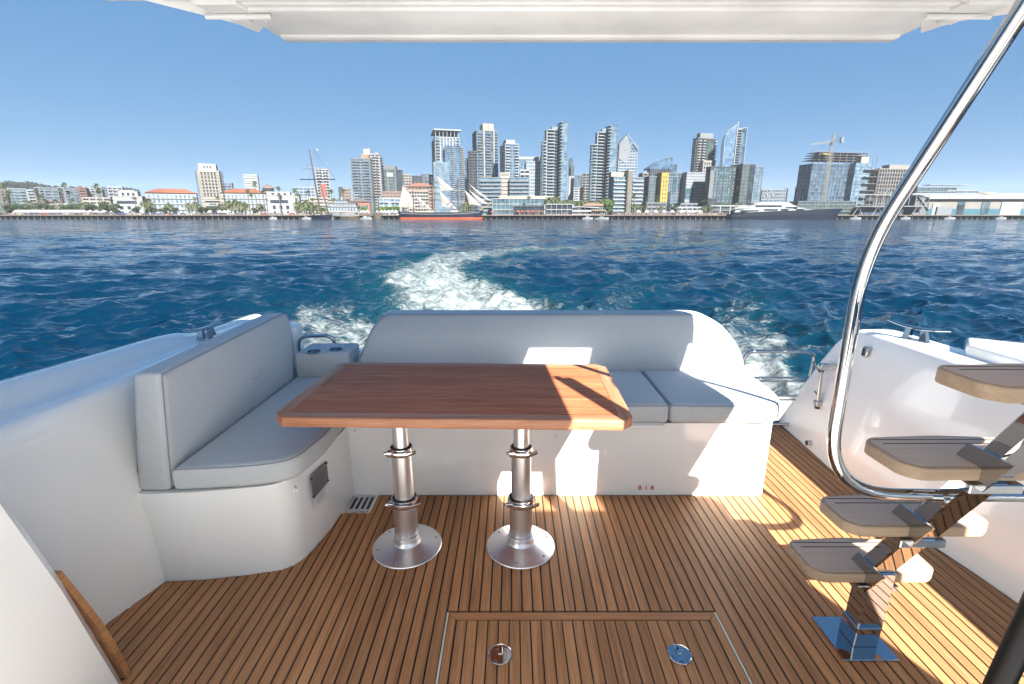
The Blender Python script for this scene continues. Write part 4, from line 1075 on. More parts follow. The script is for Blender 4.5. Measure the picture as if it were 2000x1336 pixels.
# white slab tower
b = Bld(560, 977, 987, 1013, 281, 14); t = root(b, 'apartment_tower', 'white banded tower with blue glass side right of the cream crowned tower', 'skyscraper')
dress(b, t, WW, GB, 3.0, .10, 6, 'flr', .3, .05, .8, [('f', .02, .34, 1.6), ('f', .72, .98, 1.6)], balm=WW)
topbox(b, t, .1, .75, .1, .7, 4, WW)
# white hotel slab with screen
b = Bld(520, 1014, 1014, 1056, 306, 0, 18); t = root(b, 'hotel_slab', 'white hotel slab with large frame and gridded facade', 'hotel')
m = MB(); b.core(m, ZQ, b.H-2.5); m.build('wall', GLT, t)
m = MB(); b.core(m, b.H-2.4, b.H, -.3); m.build('roof_beam', WW, t)
b2 = Bld(516, 1028, 1028, 1056, 315, 0, 6)
dress(b2, t, WW, GLT, 3.2, .42, 2.2, 'fl', .3, .22, .5)
apt(500,1016,1016,1034,332,WW,GK,'small white annex with dark slots in front of the hotel slab', balc=False, band=.5, fl=4)
# front hotel with cream core
for x0, x1, lb in ((938,978,'left wing of the low balconied waterfront hotel'), (996,1033,'right wing of the low balconied waterfront hotel')):
    b = Bld(420, x0, x0, x1, 347, 0, 14); t = root(b, 'hotel_wing', lb, 'hotel')
    dress(b, t, WG, GLT, 3.1, .18, 2.6, 'flr', .5, .10, .6, [('f', 0, 1, 1.5)], balm=WG)
apt(424,977,977,996,338,WC,GK,'plain cream core tower between the two waterfront hotel wings', balc=False, band=.8, pier=9, phi=0, name='lift_tower')
m = MB(); bb = Bld(423.3, 986, 986, 988.5, 344, 0, .5)
b = Bld(398, 962, 962, 1085, 388, 0, 12); t = root(b, 'waterfront_pavilion', 'long low white glazed pavilion in front of the balconied hotel')
dress(b, t, WW, GT, 3.6, .14, 3.4, 'flr', .4, .07, .5)
apt(408,975,975,1078,384,WC,GK,'low cream roof block behind the glazed pavilion', balc=False, band=.9, pier=60, phi=0)

# twin towers
def twin(D, xs, yts, label):
    x0,x1,x2,x3,x4 = xs; t = None
    b = Bld(D, x0, x0+3, x1, yts[0], 12, 16); t = root(b, 'condominium_tower', label, 'skyscraper')
    def part(b, nm, gl, balcs, nf):
        m = MB(); b.core(m); m.build(nm, gl, t)
        m = MB(); n = round((b.H-ZQ)/3.0)
        for i in range(1, n+1):
            z = ZQ+i*(b.H-ZQ)/n
            b.fb(m, 'f', 0, 1, z-.25, z+.15, 0, .3); b.fb(m, 'l', 0, 1, z-.2, z+.2, 0, .5)
            for a0, a1, dp in balcs:
                # rounded balcony: three stepped slabs
                w = a1-a0
                b.fb(m, 'f', a0, a1, z-.2, z+.55, .2, dp*.6); b.fb(m, 'f', a0+w*.15, a1-w*.15, z-.2, z+.55, dp*.6, dp)
        m.build(nm+'_balconies', WW if gl is not GLT else WG, t, kind='stuff')
    part(b, 'left_shaft', GT, [(.25,.95,2.0)], 30)
    b = Bld(D+6, x1-4, x1, x2, yts[1], 12, 18); part(b, 'middle_shaft', GT, [(.02,.5,2.4)], 36)
    m = MB(); b.fb(m, 'f', .60, .64, ZQ, b.H, .1, .9); b.fb(m, 'f', .80, .84, ZQ, b.H, .1, .9); m.build('vertical_rib', WG, t)
    m = MB(); b.fb(m, 'f', -.02, .03, ZQ, b.H, .1, 1.0); m.build('vertical_rib', WW, t)
    topbox(b, t, .35, .98, .1, .7, at(0,yts[3],D).z-b.H, WG)
    b = Bld(D, x3-3, x3+6, x4, yts[2], 12, 18); part(b, 'right_shaft', GLT, [(-.38,.10,2.2),(.9,1.06,1.0)], 40)
    m = MB(); b.core(m, b.H, b.H+.8, -.4); m.build('parapet', GT, t)
twin(500, (1057,1068,1098,1092,1110), (277,254,239,246), 'pair of joined shafts with rounded white balconies, the left of two twin glass towers')
twin(520, (1153,1167,1194,1187,1208), (283,259,246,250), 'joined shafts with rounded white balconies, the right of two twin glass towers')
# diamond top tower
D = 640; b = Bld(D, 1209, 1209, 1246, 293, 4, 24); t = root(b, 'diamond_top_tower', 'white gridded tower with a slanted diamond shaped top', 'skyscraper')
dress(b, t, WW, GB, 3.4, .34, 3.6, 'flr', .3, .12, .1)
za = at(1222,264,D+5).z; zc = at(1234,281,D).z; zb = at(1209,281,D).z
A = lambda a, z, o: b.C+b.e1*(b.w1*a)-b.e2*o+Vector((0,0,z))
m = MB()
f0 = [A(0,b.H-10,.8), A(.36,b.H-16,.8), A(.64,zc-6,.8), A(.36,za,.8), A(0,zb,.8)]
bk = [p+b.e2*14 for p in f0]
m.add(f0+bk, [(0,1,2,3,4),(9,8,7,6,5)]+[(i,i+5,(i+1)%5+5,(i+1)%5) for i in range(5)]); m.build('slanted_glass_top', STG, t)
m = MB(); f0 = [A(.34,b.H,.4), A(1,b.H,.4), A(.68,zc,.4)]; bk = [p+b.e2*20 for p in f0]
m.add(f0+bk, [(0,1,2),(5,4,3),(0,3,4,1),(1,4,5,2),(2,5,3,0)]); m.build('gable_top', GB, t)
m = MB(); m.tube([A(.34,b.H,.9),A(.68,zc+1,.9),A(1,b.H,.9)], 1.0, 4); m.tube([A(.36,za,1.2),A(1.0,b.H+3,1.2)], .7, 4); m.build('gable_frame', WW, t)
# gap buildings between the twins
apt(700,1112,1112,1118,310,WD,GT,'thin teal shaft touching the left twin tower', balc=False, band=.1)
apt(680,1116,1116,1122,322,WM,GT,'slanted topped teal block right of the left twin tower', balc=False, band=.1)
apt(560,1111,1111,1121,345,WW,GK,'white striped block at the right foot of the left twin tower', balc=False, band=.55, pier=30, fl=2.6)
apt(700,1122,1122,1139,343,WM,GB,'teal glass office deep between the twin towers', balc=False, band=.12)
apt(540,1121,1121,1139,367,WW,GK,'low white striped block between the twin towers', balc=False, band=.55, pier=6, fl=2.6)
apt(620,1138,1138,1152,339,WB,GK,'beige grey slab left of the right twin tower', balc=False, band=.3, pier=4)
# balconied hotel on the right with cream core
b = Bld(440, 1190, 1199, 1228, 346, 10); t = root(b, 'hotel_wing', 'balconied hotel wing with end wall coloured dark for shade left of its cream core', 'hotel')
dress(b, t, WG, GLT, 3.1, .16, 3.0, 'fr', .5, .10, .8, [('f', 0, 1, 1.5)], balm=WW)
m = MB(); b.fb(m, 'l', 0, 1, ZQ, b.H, 0, .3); m.build('blank_end_wall', wl('shaded_blue_wall', (.03,.045,.07)), t)  # shade on this side is put into the wall colour
topbox(b, t, -.1, .9, .3, .9, 4, WC)
apt(438,1228,1228,1235,333,WC,GK,'slim cream lift core rising above the right balconied hotel', balc=False, band=.9, pier=60, phi=8, name='lift_tower')
b = Bld(444, 1236, 1236, 1257, 347, 10); t = root(b, 'hotel_wing', 'balconied hotel wing right of the slim cream core', 'hotel')
dress(b, t, WG, GLT, 3.1, .16, 3.0, 'flr', .5, .10, .8, [('f', 0, 1, 1.5)], balm=WW)
apt(500,1256,1256,1266,338,WB,GK,'beige striped block behind the right balconied hotel', balc=True, band=.5, pier=6, phi=0)
# dark glass building with curved sloping roof
D = 560; b = Bld(D, 1264, 1270, 1312, 330, 6, 22); t = root(b, 'glass_office', 'dark blue glass office with a curved sloping roofline', 'office')
m = MB(); b.core(m); m.build('glazing', GK, t)
ys_ = [at(0,y,D).z for y in (327,321,315,311,308.5,307.5)]
fr = [b.C+b.e1*(b.w1*i/5)-b.e2*.2+Vector((0,0,ys_[i])) for i in range(6)]
lo = [b.C+b.e1*(b.w1*i/5)-b.e2*.2+Vector((0,0,b.H-.01)) for i in range(6)]
m = MB(); m.loft([lo, fr, [p+b.e2*20 for p in fr], [p+b.e2*20 for p in lo]], close=False, caps=True)
m.add([lo[0],fr[0],fr[0]+b.e2*20,lo[0]+b.e2*20,lo[5],fr[5],fr[5]+b.e2*20,lo[5]+b.e2*20], [(0,1,2,3),(7,6,5,4)]); m.build('curved_top', GB, t)
m = MB(); m.tube([p-b.e2*.3+Vector((0,0,.3)) for p in fr], .4, 4)
for i in range(1, 22): b.fb(m, 'f', 0, 1, b.zz(i/22)-.1, b.zz(i/22)+.1, 0, .25)
for i in range(0, 11): b.fb(m, 'f', i/10-.004, i/10+.004, ZQ, b.H, 0, .3)
m.build('mullions', WM, t, kind='stuff')
apt(566,1312,1312,1322,322,WD,GB,'dark blue glass annex right of the curved roof office', balc=False, band=.1, phi=6)
# long hotel with yellow strip
apt(470,1268,1269,1293,345,WM,GT,'slate grey end of the patterned hotel left of the yellow strip', phi=6, balc=False, band=.25, pier=1.9, fl=2.9, name='hotel_wing')
b = Bld(463, 1293, 1293, 1307, 337, 8, 14); t = root(b, 'yellow_tower', 'bright yellow stair tower standing out of the grey hotel', 'building')
m = MB(); b.core(m); m.build('wall', WY, t); pane_grid(b, t, 'f', 2, 9, .15, .85, .06, .94, .3, .45, GK)
b = Bld(468, 1304, 1305, 1342, 338, 4, 14); t = root(b, 'hotel_wing', 'grey and green glazed hotel wing right of the yellow tower', 'hotel')
dress(b, t, WG, GT, 2.9, .22, 2.2, 'flr', .3, .18, .6, solid=[('f',.28,.45,.55,.9,GT,'green_bay'),('f',.6,.8,.62,.97,GT,'green_bay'),('f',.05,.2,.1,.55,GK,'dark_bay')])
b = Bld(460, 1342, 1342, 1379, 336, 8, 16); t = root(b, 'hotel_wing', 'white hotel wing with a chequer of small windows', 'hotel')
m = MB(); b.core(m); m.build('wall', WW, t)
n = 15
m = MB()
for i in range(n):
    for j in range(15):
        a = (j+.25+.35*(i%2))/15.5; b.fb(m, 'f', a, a+.028, b.zz((i+.2)/n), b.zz((i+.75)/n), -.02, .15)
m.build('windows', GB, t, kind='stuff')
m = MB(); b.fb(m, 'f', 0, .42, b.zz(.40), b.zz(.62), .1, .5); m.build('green_bay', GT, t)
m = MB(); b.fb(m, 'f', 0, 1, ZQ, b.zz(.10), .1, .4); m.build('lobby_glass', GK, t)
# brown crown tower
D = 620; b = Bld(D, 1354, 1364, 1399, 270, 16, 20); t = root(b, 'brown_tower', 'brown grey tower with white balconies and a grey crown', 'skyscraper')
dress(b, t, WBR, GK, 3.1, .30, 4, 'flr', .3, .14, 1, [('f', .02, .16, 1.5), ('f', .26, .42, 1.8), ('f', .90, 1.04, 1.8), ('l', .3, .8, 1.2)], balm=WW)
topbox(b, t, .12, .85, .1, .8, at(0,260,D).z-b.H, WG)
m = MB(); b.fb(m, 'f', .48, .86, b.zz(.42), b.zz(.97), .3, .8); m.build('central_bay', GGR, t)
b2 = Bld(D-8, 1374, 1374, 1398, 313, 16, 6); m = MB(); b2.core(m); m.build('lower_bay', WB, t); pane_grid(b2, t, 'f', 5, 9, .05, .95, .3, .98, .5, .6, GK)
# sail shaped tower
def sail(D):
    t = None; secs = []
    pts = [(1411,330,0),(1415,277,0),(1419,262,0),(1426,253,0),(1436,246,0),(1441,243,0)]
    t = thing('sail_tower', 'blue glass skyscraper with a curved sail shaped profile', 'skyscraper', (at(1430,420,D).x, D, ZQ))
    zt = [at(p[0],p[1],D) for p in pts]
    poly = [(p.x, p.z) for p in zt]; br = at(1438,330,D)
    base_l = (at(1411,330,D).x+ (at(1411,330,D).x-at(1415,277,D).x)*.2, ZQ); base_r = (br.x-3, ZQ)
    front = [base_l]+poly+[(at(1441,243,D).x, poly[-1][1]-1), base_r]
    n = len(front); m = MB()
    vs = [(x, D, z) for x, z in front]+[(x+6, D+24, z) for x, z in front]
    m.add(vs, [tuple(range(n))[::-1], tuple(range(n,2*n))]+[(i,(i+1)%n,(i+1)%n+n,i+n) for i in range(n)]); m.build('curved_front', GLASSB, t)
    m = MB()
    for i in range(34):
        z = ZQ+i*(poly[-1][1]-ZQ)/35; xa = np.interp(z, [ZQ]+[q[1] for q in poly], [base_l[0]]+[q[0] for q in poly]); xb = np.interp(z, [ZQ, poly[-1][1]], [base_r[0], front[-2][0]])
        m.box(xa+.1, xb, D-.35, D-.01, z-.12, z+.12)
        m.box(xb+.2, xb+7.5, D+2, D+3.6, z-.1, z+.9)
    m.build('floor_lines', WM, t, kind='stuff')
    # right part
    tl, tr = at(1443,252,D+3), at(1460,249,D+3); bl_, br_ = at(1436,330,D+3), at(1452,330,D+3)
    k = (ZQ-br_.z)/(br_.z-tr.z); dx = (br_.x-tr.x)*k
    f = [(bl_.x+dx*.6, ZQ), (br_.x+dx*.4, ZQ), (tr.x, tr.z), (tl.x, tl.z)]
    vs = [(x, D+4, z) for x, z in f]+[(x+2, D+26, z) for x, z in f]
    MB().add(vs, [(0,1,2,3),(7,6,5,4),(0,4,5,1),(1,5,6,2),(2,6,7,3),(3,7,4,0)]).build('rear_wing', GB, t)
    m = MB(); m.tube([(f[1][0],D+3.8,f[1][1]),(f[2][0],D+3.8,f[2][1]),(f[3][0],D+3.8,f[3][1])], .7, 5); m.tube([(base_r[0],D-.4,ZQ),(poly[-1][0],D-.4,poly[-1][1]+3)], .7, 5)
    m.tube([(x,D-.4,z) for x,z in poly], .5, 5); m.build('edge_fin', WW, t)
GLASSB = glassm('sail_glass', (.03,.065,.12), (.09,.15,.22), 3.2)
sail(600)
# dark green hotel
b = Bld(440, 1380, 1389, 1452, 326, 8, 20); t = root(b, 'dark_glass_hotel', 'dark green glazed hotel with fine vertical lines', 'hotel')
dress(b, t, WD, GT, 2.9, .16, 2.4, 'flr', .3, .12, .8, lm=WD)
m = MB(); b.fb(m, 'f', -.02, .10, ZQ, b.H-3, .3, 1.0); m.build('grey_end_panel', WM, t)
m = MB()
for i in range(15):
    for a in (.16,.30,.44,.58,.72,.86):
        if random.random() < .75: b.fb(m, 'f', a, a+.05, b.zz((i+.3)/15.5), b.zz((i+.7)/15.5), .35, .42)
m.build('curtained_panes', wl('window_curtain', (.075,.085,.08)), t, kind='stuff')  # scattered panes in a paler curtain colour
b = Bld(436, 1452, 1452, 1475, 321, 10, 18); t = root(b, 'glass_slab', 'tallest pale green glass end of the dark hotel', 'hotel')
dress(b, t, WM, GGR, 2.9, .14, 3, 'flr', .3, .06, .8, solid=[('f',.62,1,0,1,GK,'dark_slot')])
b = Bld(438, 1474, 1474, 1491, 326, 12, 16); t = root(b, 'glass_slab', 'pale gridded glass end slab at the right of the dark hotel', 'hotel')
dress(b, t, WG, GLT, 2.9, .20, 3.4, 'flr', .4, .08, .8)
apt(520,1489,1489,1536,371,WW,GLT,'white gridded low block right of the dark hotel', balc=False, band=.4, pier=2.4, fl=3)
apt(530,1534,1534,1539,369,WD,GK,'thin dark pylon beside the white gridded block', balc=False, band=.1)
apt(560,1554,1560,1580,366,WM,GB,'teal blue office block left of the building site', balc=False, band=.25, phi=12)
apt(420,1330,1330,1362,398,WG,GK,'low grey pavilion in front of the green and grey hotel', balc=False, band=.5, phi=0)
apt(416,1264,1264,1302,396,WM,GK,'low grey service building below the yellow tower', balc=False, band=.6, phi=0)
apt(402,1322,1322,1372,405,WW,GK,'small white kiosk row on the quay left of the white shed', balc=False, band=.5, phi=0)
apt(404,1384,1384,1400,388,WD,GK,'small black and white box below the dark hotel', balc=False, band=.3, phi=0)
# construction building
D = 430; b = Bld(D, 1580, 1586, 1672, 320, 10, 20); t = root(b, 'construction_tower', 'glass tower under construction with open top floors', 'building')
dress(b, t, WM, GB, 3.2, .16, 3.2, 'flr', .3, .10, .5)
zt = at(1640,300,D).z; n = 4; m = MB()
for i in range(n):
    z = b.H+.5+(zt-b.H)*i/n
    m.obox(b.C+b.e1*(1.0+1.2*i)-b.e2*.6+Vector((0,0,z+2.6)), b.e1*(b.w1+8-i), b.e2*(b.w2), (0,0,.35))
    for j in range(9): m.obox(b.C+b.e1*((b.w1+9)*j/8)+Vector((0,0,z)), b.e1*.5, b.e2*.5, (0,0,2.6))
m.build('open_floors', WM, t, kind='stuff')
m = MB()
for j in range(20):
    m.obox(b.C-b.e1*1+b.e1*((b.w1+12)*j/19)-b.e2*1+Vector((0,0,zt)), b.e1*.12, b.e2*.12, (0,0,2.5))
m.obox(b.C-b.e1*1-b.e2*1+Vector((0,0,zt+2.4)), b.e1*(b.w1+12), b.e2*.15, (0,0,.15))
m.obox(b.C-b.e1*1-b.e2*1+Vector((0,0,zt+1.2)), b.e1*(b.w1+12), b.e2*.12, (0,0,.12)); m.build('safety_rail', WG, t, kind='stuff')
m = MB(); m.obox(b.C+b.e1*(b.w1*.18)-b.e2*.4+Vector((0,0,zt-.6)), b.e1*(b.w1*.2), b.e2*.5, (0,0,.9)); m.build('yellow_netting', WY, t)
b2 = Bld(D+1, 1672, 1672, 1702, 318, 16, 18); m = MB(); b2.core(m); m.build('side_glazing', GLT, t)
m = MB()
for i in range(15):
    b2.fb(m, 'f', 0, 1, b2.zz(i/15)-.12, b2.zz(i/15)+.12, 0, .4)
    if i % 2: b2.fb(m, 'f', .55, 1.30, b2.zz(i/15)+.2, b2.zz(i/15)+.5, .4, 3.0)
m.build('outrigger_platforms', WB, t, kind='stuff')
m = MB(); m.obox(b2.C+b2.e1*(b2.w1*.3)+Vector((0,0,b2.H)), b2.e1*(b2.w1*.5), b2.e2*6, (0,0,5)); m.build('cream_core', WC, t)
m = MB()
for s_ in (0, 1): m.obox(b2.C+b2.e1*(b2.w1*(1.0+.25*s_))-b2.e2*1+Vector((0,0,ZQ+6)), b2.e1*.2, b2.e2*.2, (0,0,b2.H-2))
m.build('hoist_mast', SCAF, t)
# tower crane
D = 415; cr_ = thing('tower_crane', 'white tower crane standing before the unfinished glass tower', 'crane', (at(1608,392,D).x, D, ZQ))
ct, cb = at(1626,278,D), at(1608,392,D); xm = (ct.x+cb.x)/2; zt = ct.z
def lattice(mb, p0, p1, w, n, r=.12):
    p0, p1 = Vector(p0), Vector(p1); d = (p1-p0).normalized(); a = d.cross(Vector((0,1,0))).normalized()*w/2; c = d.cross(a).normalized()*w/2
    cs = [a+c, a-c, -a-c, -a+c]
    for q in cs: mb.tube([p0+q, p1+q], r, 4)
    for i in range(n):
        A_ = p0+(p1-p0)*(i/n); B_ = p0+(p1-p0)*((i+1)/n)
        for k in range(4): mb.tube([A_+cs[k], B_+cs[(k+1)%4]], r*.7, 3)
m = MB(); lattice(m, (xm,D,ZQ), (xm,D,zt), 1.9, 26, .2); m.build('mast', WC, cr_)
m = MB(); jt = at(1580,283,D); lattice(m, (xm,D,zt+.5), (jt.x,D-3,zt-2.0), 1.1, 22, .1); m.build('jib', WC, cr_)
m = MB(); lattice(m, (xm,D,zt+.5), (xm+9,D+2,zt+2.5), 1.2, 6, .16); m.build('counter_jib', SCAF, cr_)
m = MB().box(xm+7.5, xm+9.5, D+1, D+3, zt, zt+4); m.build('counterweight', WG, cr_)
m = MB(); lattice(m, (xm,D,zt), (xm+.8,D,zt+6), 1.0, 4, .14); m.build('tower_top', WC, cr_)
m = MB().tube([(xm+.8,D,zt+6),(jt.x+5,D-2.5,zt-1.0)], .08, 4).tube([(xm+.8,D,zt+6),(xm+9,D+2,zt+3)], .08, 4).tube([(jt.x+3,D-2.8,zt-2),(jt.x+2,D-2.8,zt-9)], .07, 4); m.build('cables', SCAF, cr_)
MB().box(xm-1.6, xm-.4, D-1.4, D-.4, zt-2, zt+.2).build('cab', WD, cr_)
MB().obox((jt.x+.6,D-3,zt-14), (1.6,0,2.4), (0,.3,0), (.9,0,3.6)).build('hanging_load', WD, cr_)
# beige grid hotel and low glass hotel
b = Bld(470, 1712, 1718, 1795, 330, 6, 20); t = root(b, 'beige_office', 'beige office block with a regular window grid', 'office')
dress(b, t, WBR, GK, 3.3, .3, 2.6, 'flr', .4, .22, .8, lm=WB); topbox(b, t, .3, .95, .2, .8, 3.5, WB)
b = Bld(460, 1790, 1793, 1868, 366, 4, 18); t = root(b, 'low_glass_hotel', 'low glass hotel with a thin projecting roof beside the shed', 'hotel')
dress(b, t, WG, GT, 3.3, .2, 2.6, 'flr', .4, .12, .8)
b2 = Bld(462, 1850, 1850, 1909, 372, 6, 16); t2 = root(b2, 'low_glass_hotel', 'pale lower end of the glass hotel, right of its thin roof', 'hotel'); dress(b2, t2, WW, GLT, 3.3, .25, 2.0, 'flr', .4, .12, .8)
m = MB(); m.obox(b.C+b.e1*(b.w1*.3)+Vector((0,0,b.H+2)), b.e1*(b.w1*1.0), b.e2*8, (0,0,.5)); m.build('thin_roof', WW, t)
# terminal shed
b = Bld(385, 1815, 1815, 2120, 388, 0, 30); t = root(b, 'terminal_shed', 'long beige and teal shed with a white roof at the far right', 'shed')
m = MB(); b.core(m); m.build('wall', WB, t)
m = MB(); b.fb(m, 'f', 0, 1, ZQ, b.zz(.38), .02, .25); m.build('teal_band', TEAL, t)
z = b.H; A0 = b.C+Vector((-2,-2.5,z-.3)); 
MB().add([A0, A0+Vector((b.w1+4,0,0)), A0+Vector((b.w1+4,18,4.2)), A0+Vector((0,18,4.2)), A0+Vector((0,0,.9)), A0+Vector((b.w1+4,0,.9)), A0+Vector((b.w1+4,18,5.0)), A0+Vector((0,18,5.0))],
   [(0,3,2,1),(4,5,6,7),(0,1,5,4),(1,2,6,5),(2,3,7,6),(3,0,4,7)]).build('roof', WW, t)
for a0, a1, z1, mt, nm in ((.03,.08,.70,WW,'sliding_door'),(.055,.15,.50,WG,'white_canopy'),(.19,.235,.62,GK,'door'),(.345,.395,.80,GT,'shutter_window'),(.47,.60,.80,WW,'sliding_door'),(.19,.235,.80,GT,'transom_window')):
    m = MB(); b.fb(m, 'f', a0, a1, b.zz(.62) if nm == 'transom_window' else ZQ, b.zz(z1), .05, .5 if nm != 'white_canopy' else 1.6); m.build(nm, mt, t)
for i in range(6):
    m = MB(); b.fb(m, 'f', .345+.01*i, .347+.01*i, b.zz(.4), b.zz(.8), .5, .6); m.build('glazing_bar', WW, t)
m = MB().lathe([(7,0),(7,1.5),(5,2.8),(.1,3.2)], (b.C.x+55,b.C.y+14,b.H+2.5), 20); m.build('roof_drum', WC, t, True)
c = at(1805,384,386); t = thing('curved_entrance', 'grey curved metal entrance hood at the left end of the terminal shed', 'entrance', (c.x,386,ZQ))
m = MB(); secs = []
for k in range(11):
    q = math.pi*.5*k/10; secs.append([(c.x-6+12*math.sin(q)*.0+ (10*(1-math.cos(q))), 384+dy, ZQ+ (c.z-ZQ)*math.cos(q*.85)) for dy in (0, 12)])
m.loft(secs, caps=False); m.build('hood', STG, t, True)
MB().box(c.x-6.5, c.x+4, 385, 396, ZQ, c.z-1).build('wall', WM, t)
# gantry and glazed gallery
D = 380; t = thing('boarding_gantry', 'white steel passenger gantry on trestle legs beside the shed', 'gantry', (at(1730,415,D).x,D,ZQ))
x0, x1 = ground_x(1668, D), ground_x(1808, D); z1_, z2_ = at(0,403,D).z, at(0,380,D).z
m = MB()
for z in (z1_, z2_): m.tube([(x0,D,z),(x1,D,z)], .3, 5); m.tube([(x0,D+4,z),(x1,D+4,z)], .3, 5)
n = 11
for i in range(n+1):
    x = x0+(x1-x0)*i/n; m.tube([(x,D,z1_),(x,D,z2_)], .22, 5)
m.build('frame', WW, t, kind='stuff')
MB().box(x0, x1, D+.2, D+3.8, z1_-.2, z1_+.2).build('walkway', WG, t)
for i in (0, 3, 6, 9):
    x = x0+(x1-x0)*(i+.5)/n
    MB().tube([(x-3.5,D,ZQ),(x,D,z1_),(x+3.5,D,ZQ)], .3, 5).build('trestle', WW, t)
MB().box(x0+8, x1-18, D+2, D+3, z1_+4, z2_-1).build('gallery_wall', WD, t)
px_ = at(1735,370,D); MB().tube([(px_.x-2.6,D,z2_),(px_.x,D,px_.z),(px_.x+2.6,D,z2_)], .35, 5).build('a_frame', WW, t)
b = Bld(400, 1560, 1560, 1672, 393, 0, 12); t = root(b, 'glazed_gallery', 'long low green glazed gallery behind the superyacht bow'); dress(b, t, WG, GGR, 3, .15, 3, 'flr', .3, .06, .4)
b = Bld(390, 1388, 1388, 1465, 403, 0, 14); t = root(b, 'quay_shed', 'white roofed quay shed behind the superyacht stern', 'shed'); dress(b, t, WM, GK, 4, .2, 8, 'flr', .3, .1, 1.2, lm=WW)
b = Bld(392, 1680, 1680, 1815, 405, 0, 14); t = root(b, 'blue_store', 'low dark blue store under the passenger gantry', 'shed'); m = MB(); b.core(m); m.build('wall', wl('navy_wall', (.015,.03,.055)), t)

# waterfront restaurants
D = 379
b = Bld(D, 1066, 1066, 1118, 399, 0, 9); t = root(b, 'pier_restaurant', 'white two storey glass restaurant on the quay below the left twin tower', 'restaurant')
dress(b, t, WW, GK, 3.6, .16, 4, 'flr', 1.2, .07, .6)
b = Bld(D, 1118, 1118, 1156, 404, 0, 9); t = root(b, 'pier_restaurant', 'white sloping canopied deck right of the two storey restaurant', 'restaurant')
dress(b, t, WW, GK, 3, .45, 5, 'flr', .5, .06, .4)
MB().obox(b.C+Vector((2,-1,b.H-ZQ+ZQ)), (18,0,-1.0), (0,8,0), (0,0,.6)).build('sloping_canopy', WW, t)
b = Bld(D, 1138, 1138, 1183, 402, 0, 9); t = root(b, 'tile_roof_restaurant', 'tan tile roofed restaurant beside the bright green tree', 'restaurant')
m = MB(); b.core(m); m.build('wall', WB, t); pane_grid(b, t, 'f', 5, 1, .45, .98, .55, .85, .7, .9, GK); pane_grid(b, t, 'f', 5, 1, .45, .98, .05, .38, .7, .9, GK); hiproof(b, t, 2.2, WTN)
m = MB(); b.fb(m, 'f', .4, 1, b.zz(.42), b.zz(.5), .1, 2.2); m.build('tiled_awning', WTN, t)
b = Bld(D+2, 1005, 1005, 1066, 403, 0, 8); t = root(b, 'pier_restaurant', 'dark open terrace restaurant with red awnings on the quay', 'restaurant')
dress(b, t, WD, GK, 3.2, .12, 5, 'flr', 1.0, .06, .4)
for a in (.08, .40, .62, .85):
    m = MB(); b.fb(m, 'f', a, a+.09, b.zz(.32), b.zz(.45), 1.0, 2.4); m.build('red_awning', RED, t)

# ------------------------------------------------------------------ vegetation
FRM = simple('palm_frond', (.035,.045,.012), .7, scale=.8, var=.4); TRK = simple('palm_trunk', (.07,.055,.04), .9, scale=.8)
LEAF = simple('dark_foliage', (.020,.036,.012), .8, scale=.5, var=.5); LEAFB = simple('bright_foliage', (.045,.085,.012), .8, scale=.5, var=.4); LEAFH = simple('hill_foliage', (.018,.027,.020), .9, scale=.3, var=.4)
def frond_mb(n, L, droop, w, rnd, z=0, up=.6):
    m = MB()
    for i in range(n):
        q = 2*math.pi*i/n+rnd.uniform(-.3,.3); e = rnd.uniform(-.5, 1.0)*up; l = L*rnd.uniform(.8,1.1)
        d = Vector((math.cos(q), math.sin(q), 0)); sd = Vector((-math.sin(q), math.cos(q), 0))
        prev = None; vs = []
        for k in range(5):
            s_ = k/4; p = d*(l*s_*math.cos(e))+Vector((0,0,z+l*(math.sin(e)*s_-droop*s_*s_))); ww = w*(1-.8*abs(s_-.35))
            vs += [p-sd*ww+Vector((0,0,-ww*.35)), p+Vector((0,0,.05)), p+sd*ww+Vector((0,0,-ww*.35))]
        m.add(vs, [(k*3, k*3+1, k*3+4, k*3+3) for k in range(4)]+[(k*3+1, k*3+2, k*3+5, k*3+4) for k in range(4)])
    return m
def palm(kind, seed):
    rnd = random.Random(seed)
    if kind == 'tall':
        t = thing('palm_tree', '', 'palm'); H = 20
        MB().tube([(0,0,0),(.2,0,H*.4),(.1,.1,H)], .42, 7, True, .2).build('trunk', TRK, t, True)
        m = frond_mb(30, 2.5, .55, .34, rnd, H, 1.0); m2 = frond_mb(12, 1.7, 1.2, .3, rnd, H-.5, -.3); m.add(m2.v, m2.f); m.build('crown', FRM, t)
    else:
        t = thing('palm_tree', '', 'palm'); H = 7.5
        MB().tube([(0,0,0),(.1,0,H*.5),(0,0,H)], .55, 8, True, .42).build('trunk', TRK, t, True)
        m = frond_mb(44, 4.6, .75, .42, rnd, H, 1.2); m.build('crown', FRM, t)
    return t
protos = {'tall': [palm('tall', s) for s in range(3)], 'date': [palm('date', s) for s in range(9, 12)]}
used = set()
def place_palm(kind, px, pytop, D, label, k=0):
    src = protos[kind][k % 3]
    o = src if (kind, k % 3) not in used else copy_tree(src)
    used.add((kind, k % 3))
    p = at(px, pytop, D); h0 = 21.5 if kind == 'tall' else 10.8
    o.location = (p.x, D, ZQ); s_ = (p.z-ZQ)/h0
    o.scale = (max(.6, s_*.9) if kind == 'date' else 1, max(.6, s_*.9) if kind == 'date' else 1, s_) if kind == 'date' else (1.0,1.0,s_)
    o.rotation_euler = (0,0,random.uniform(0,6.28))
    tag(o, label, 'palm', 'tall fan palms along the shore' if kind == 'tall' else 'date palms along the shore')
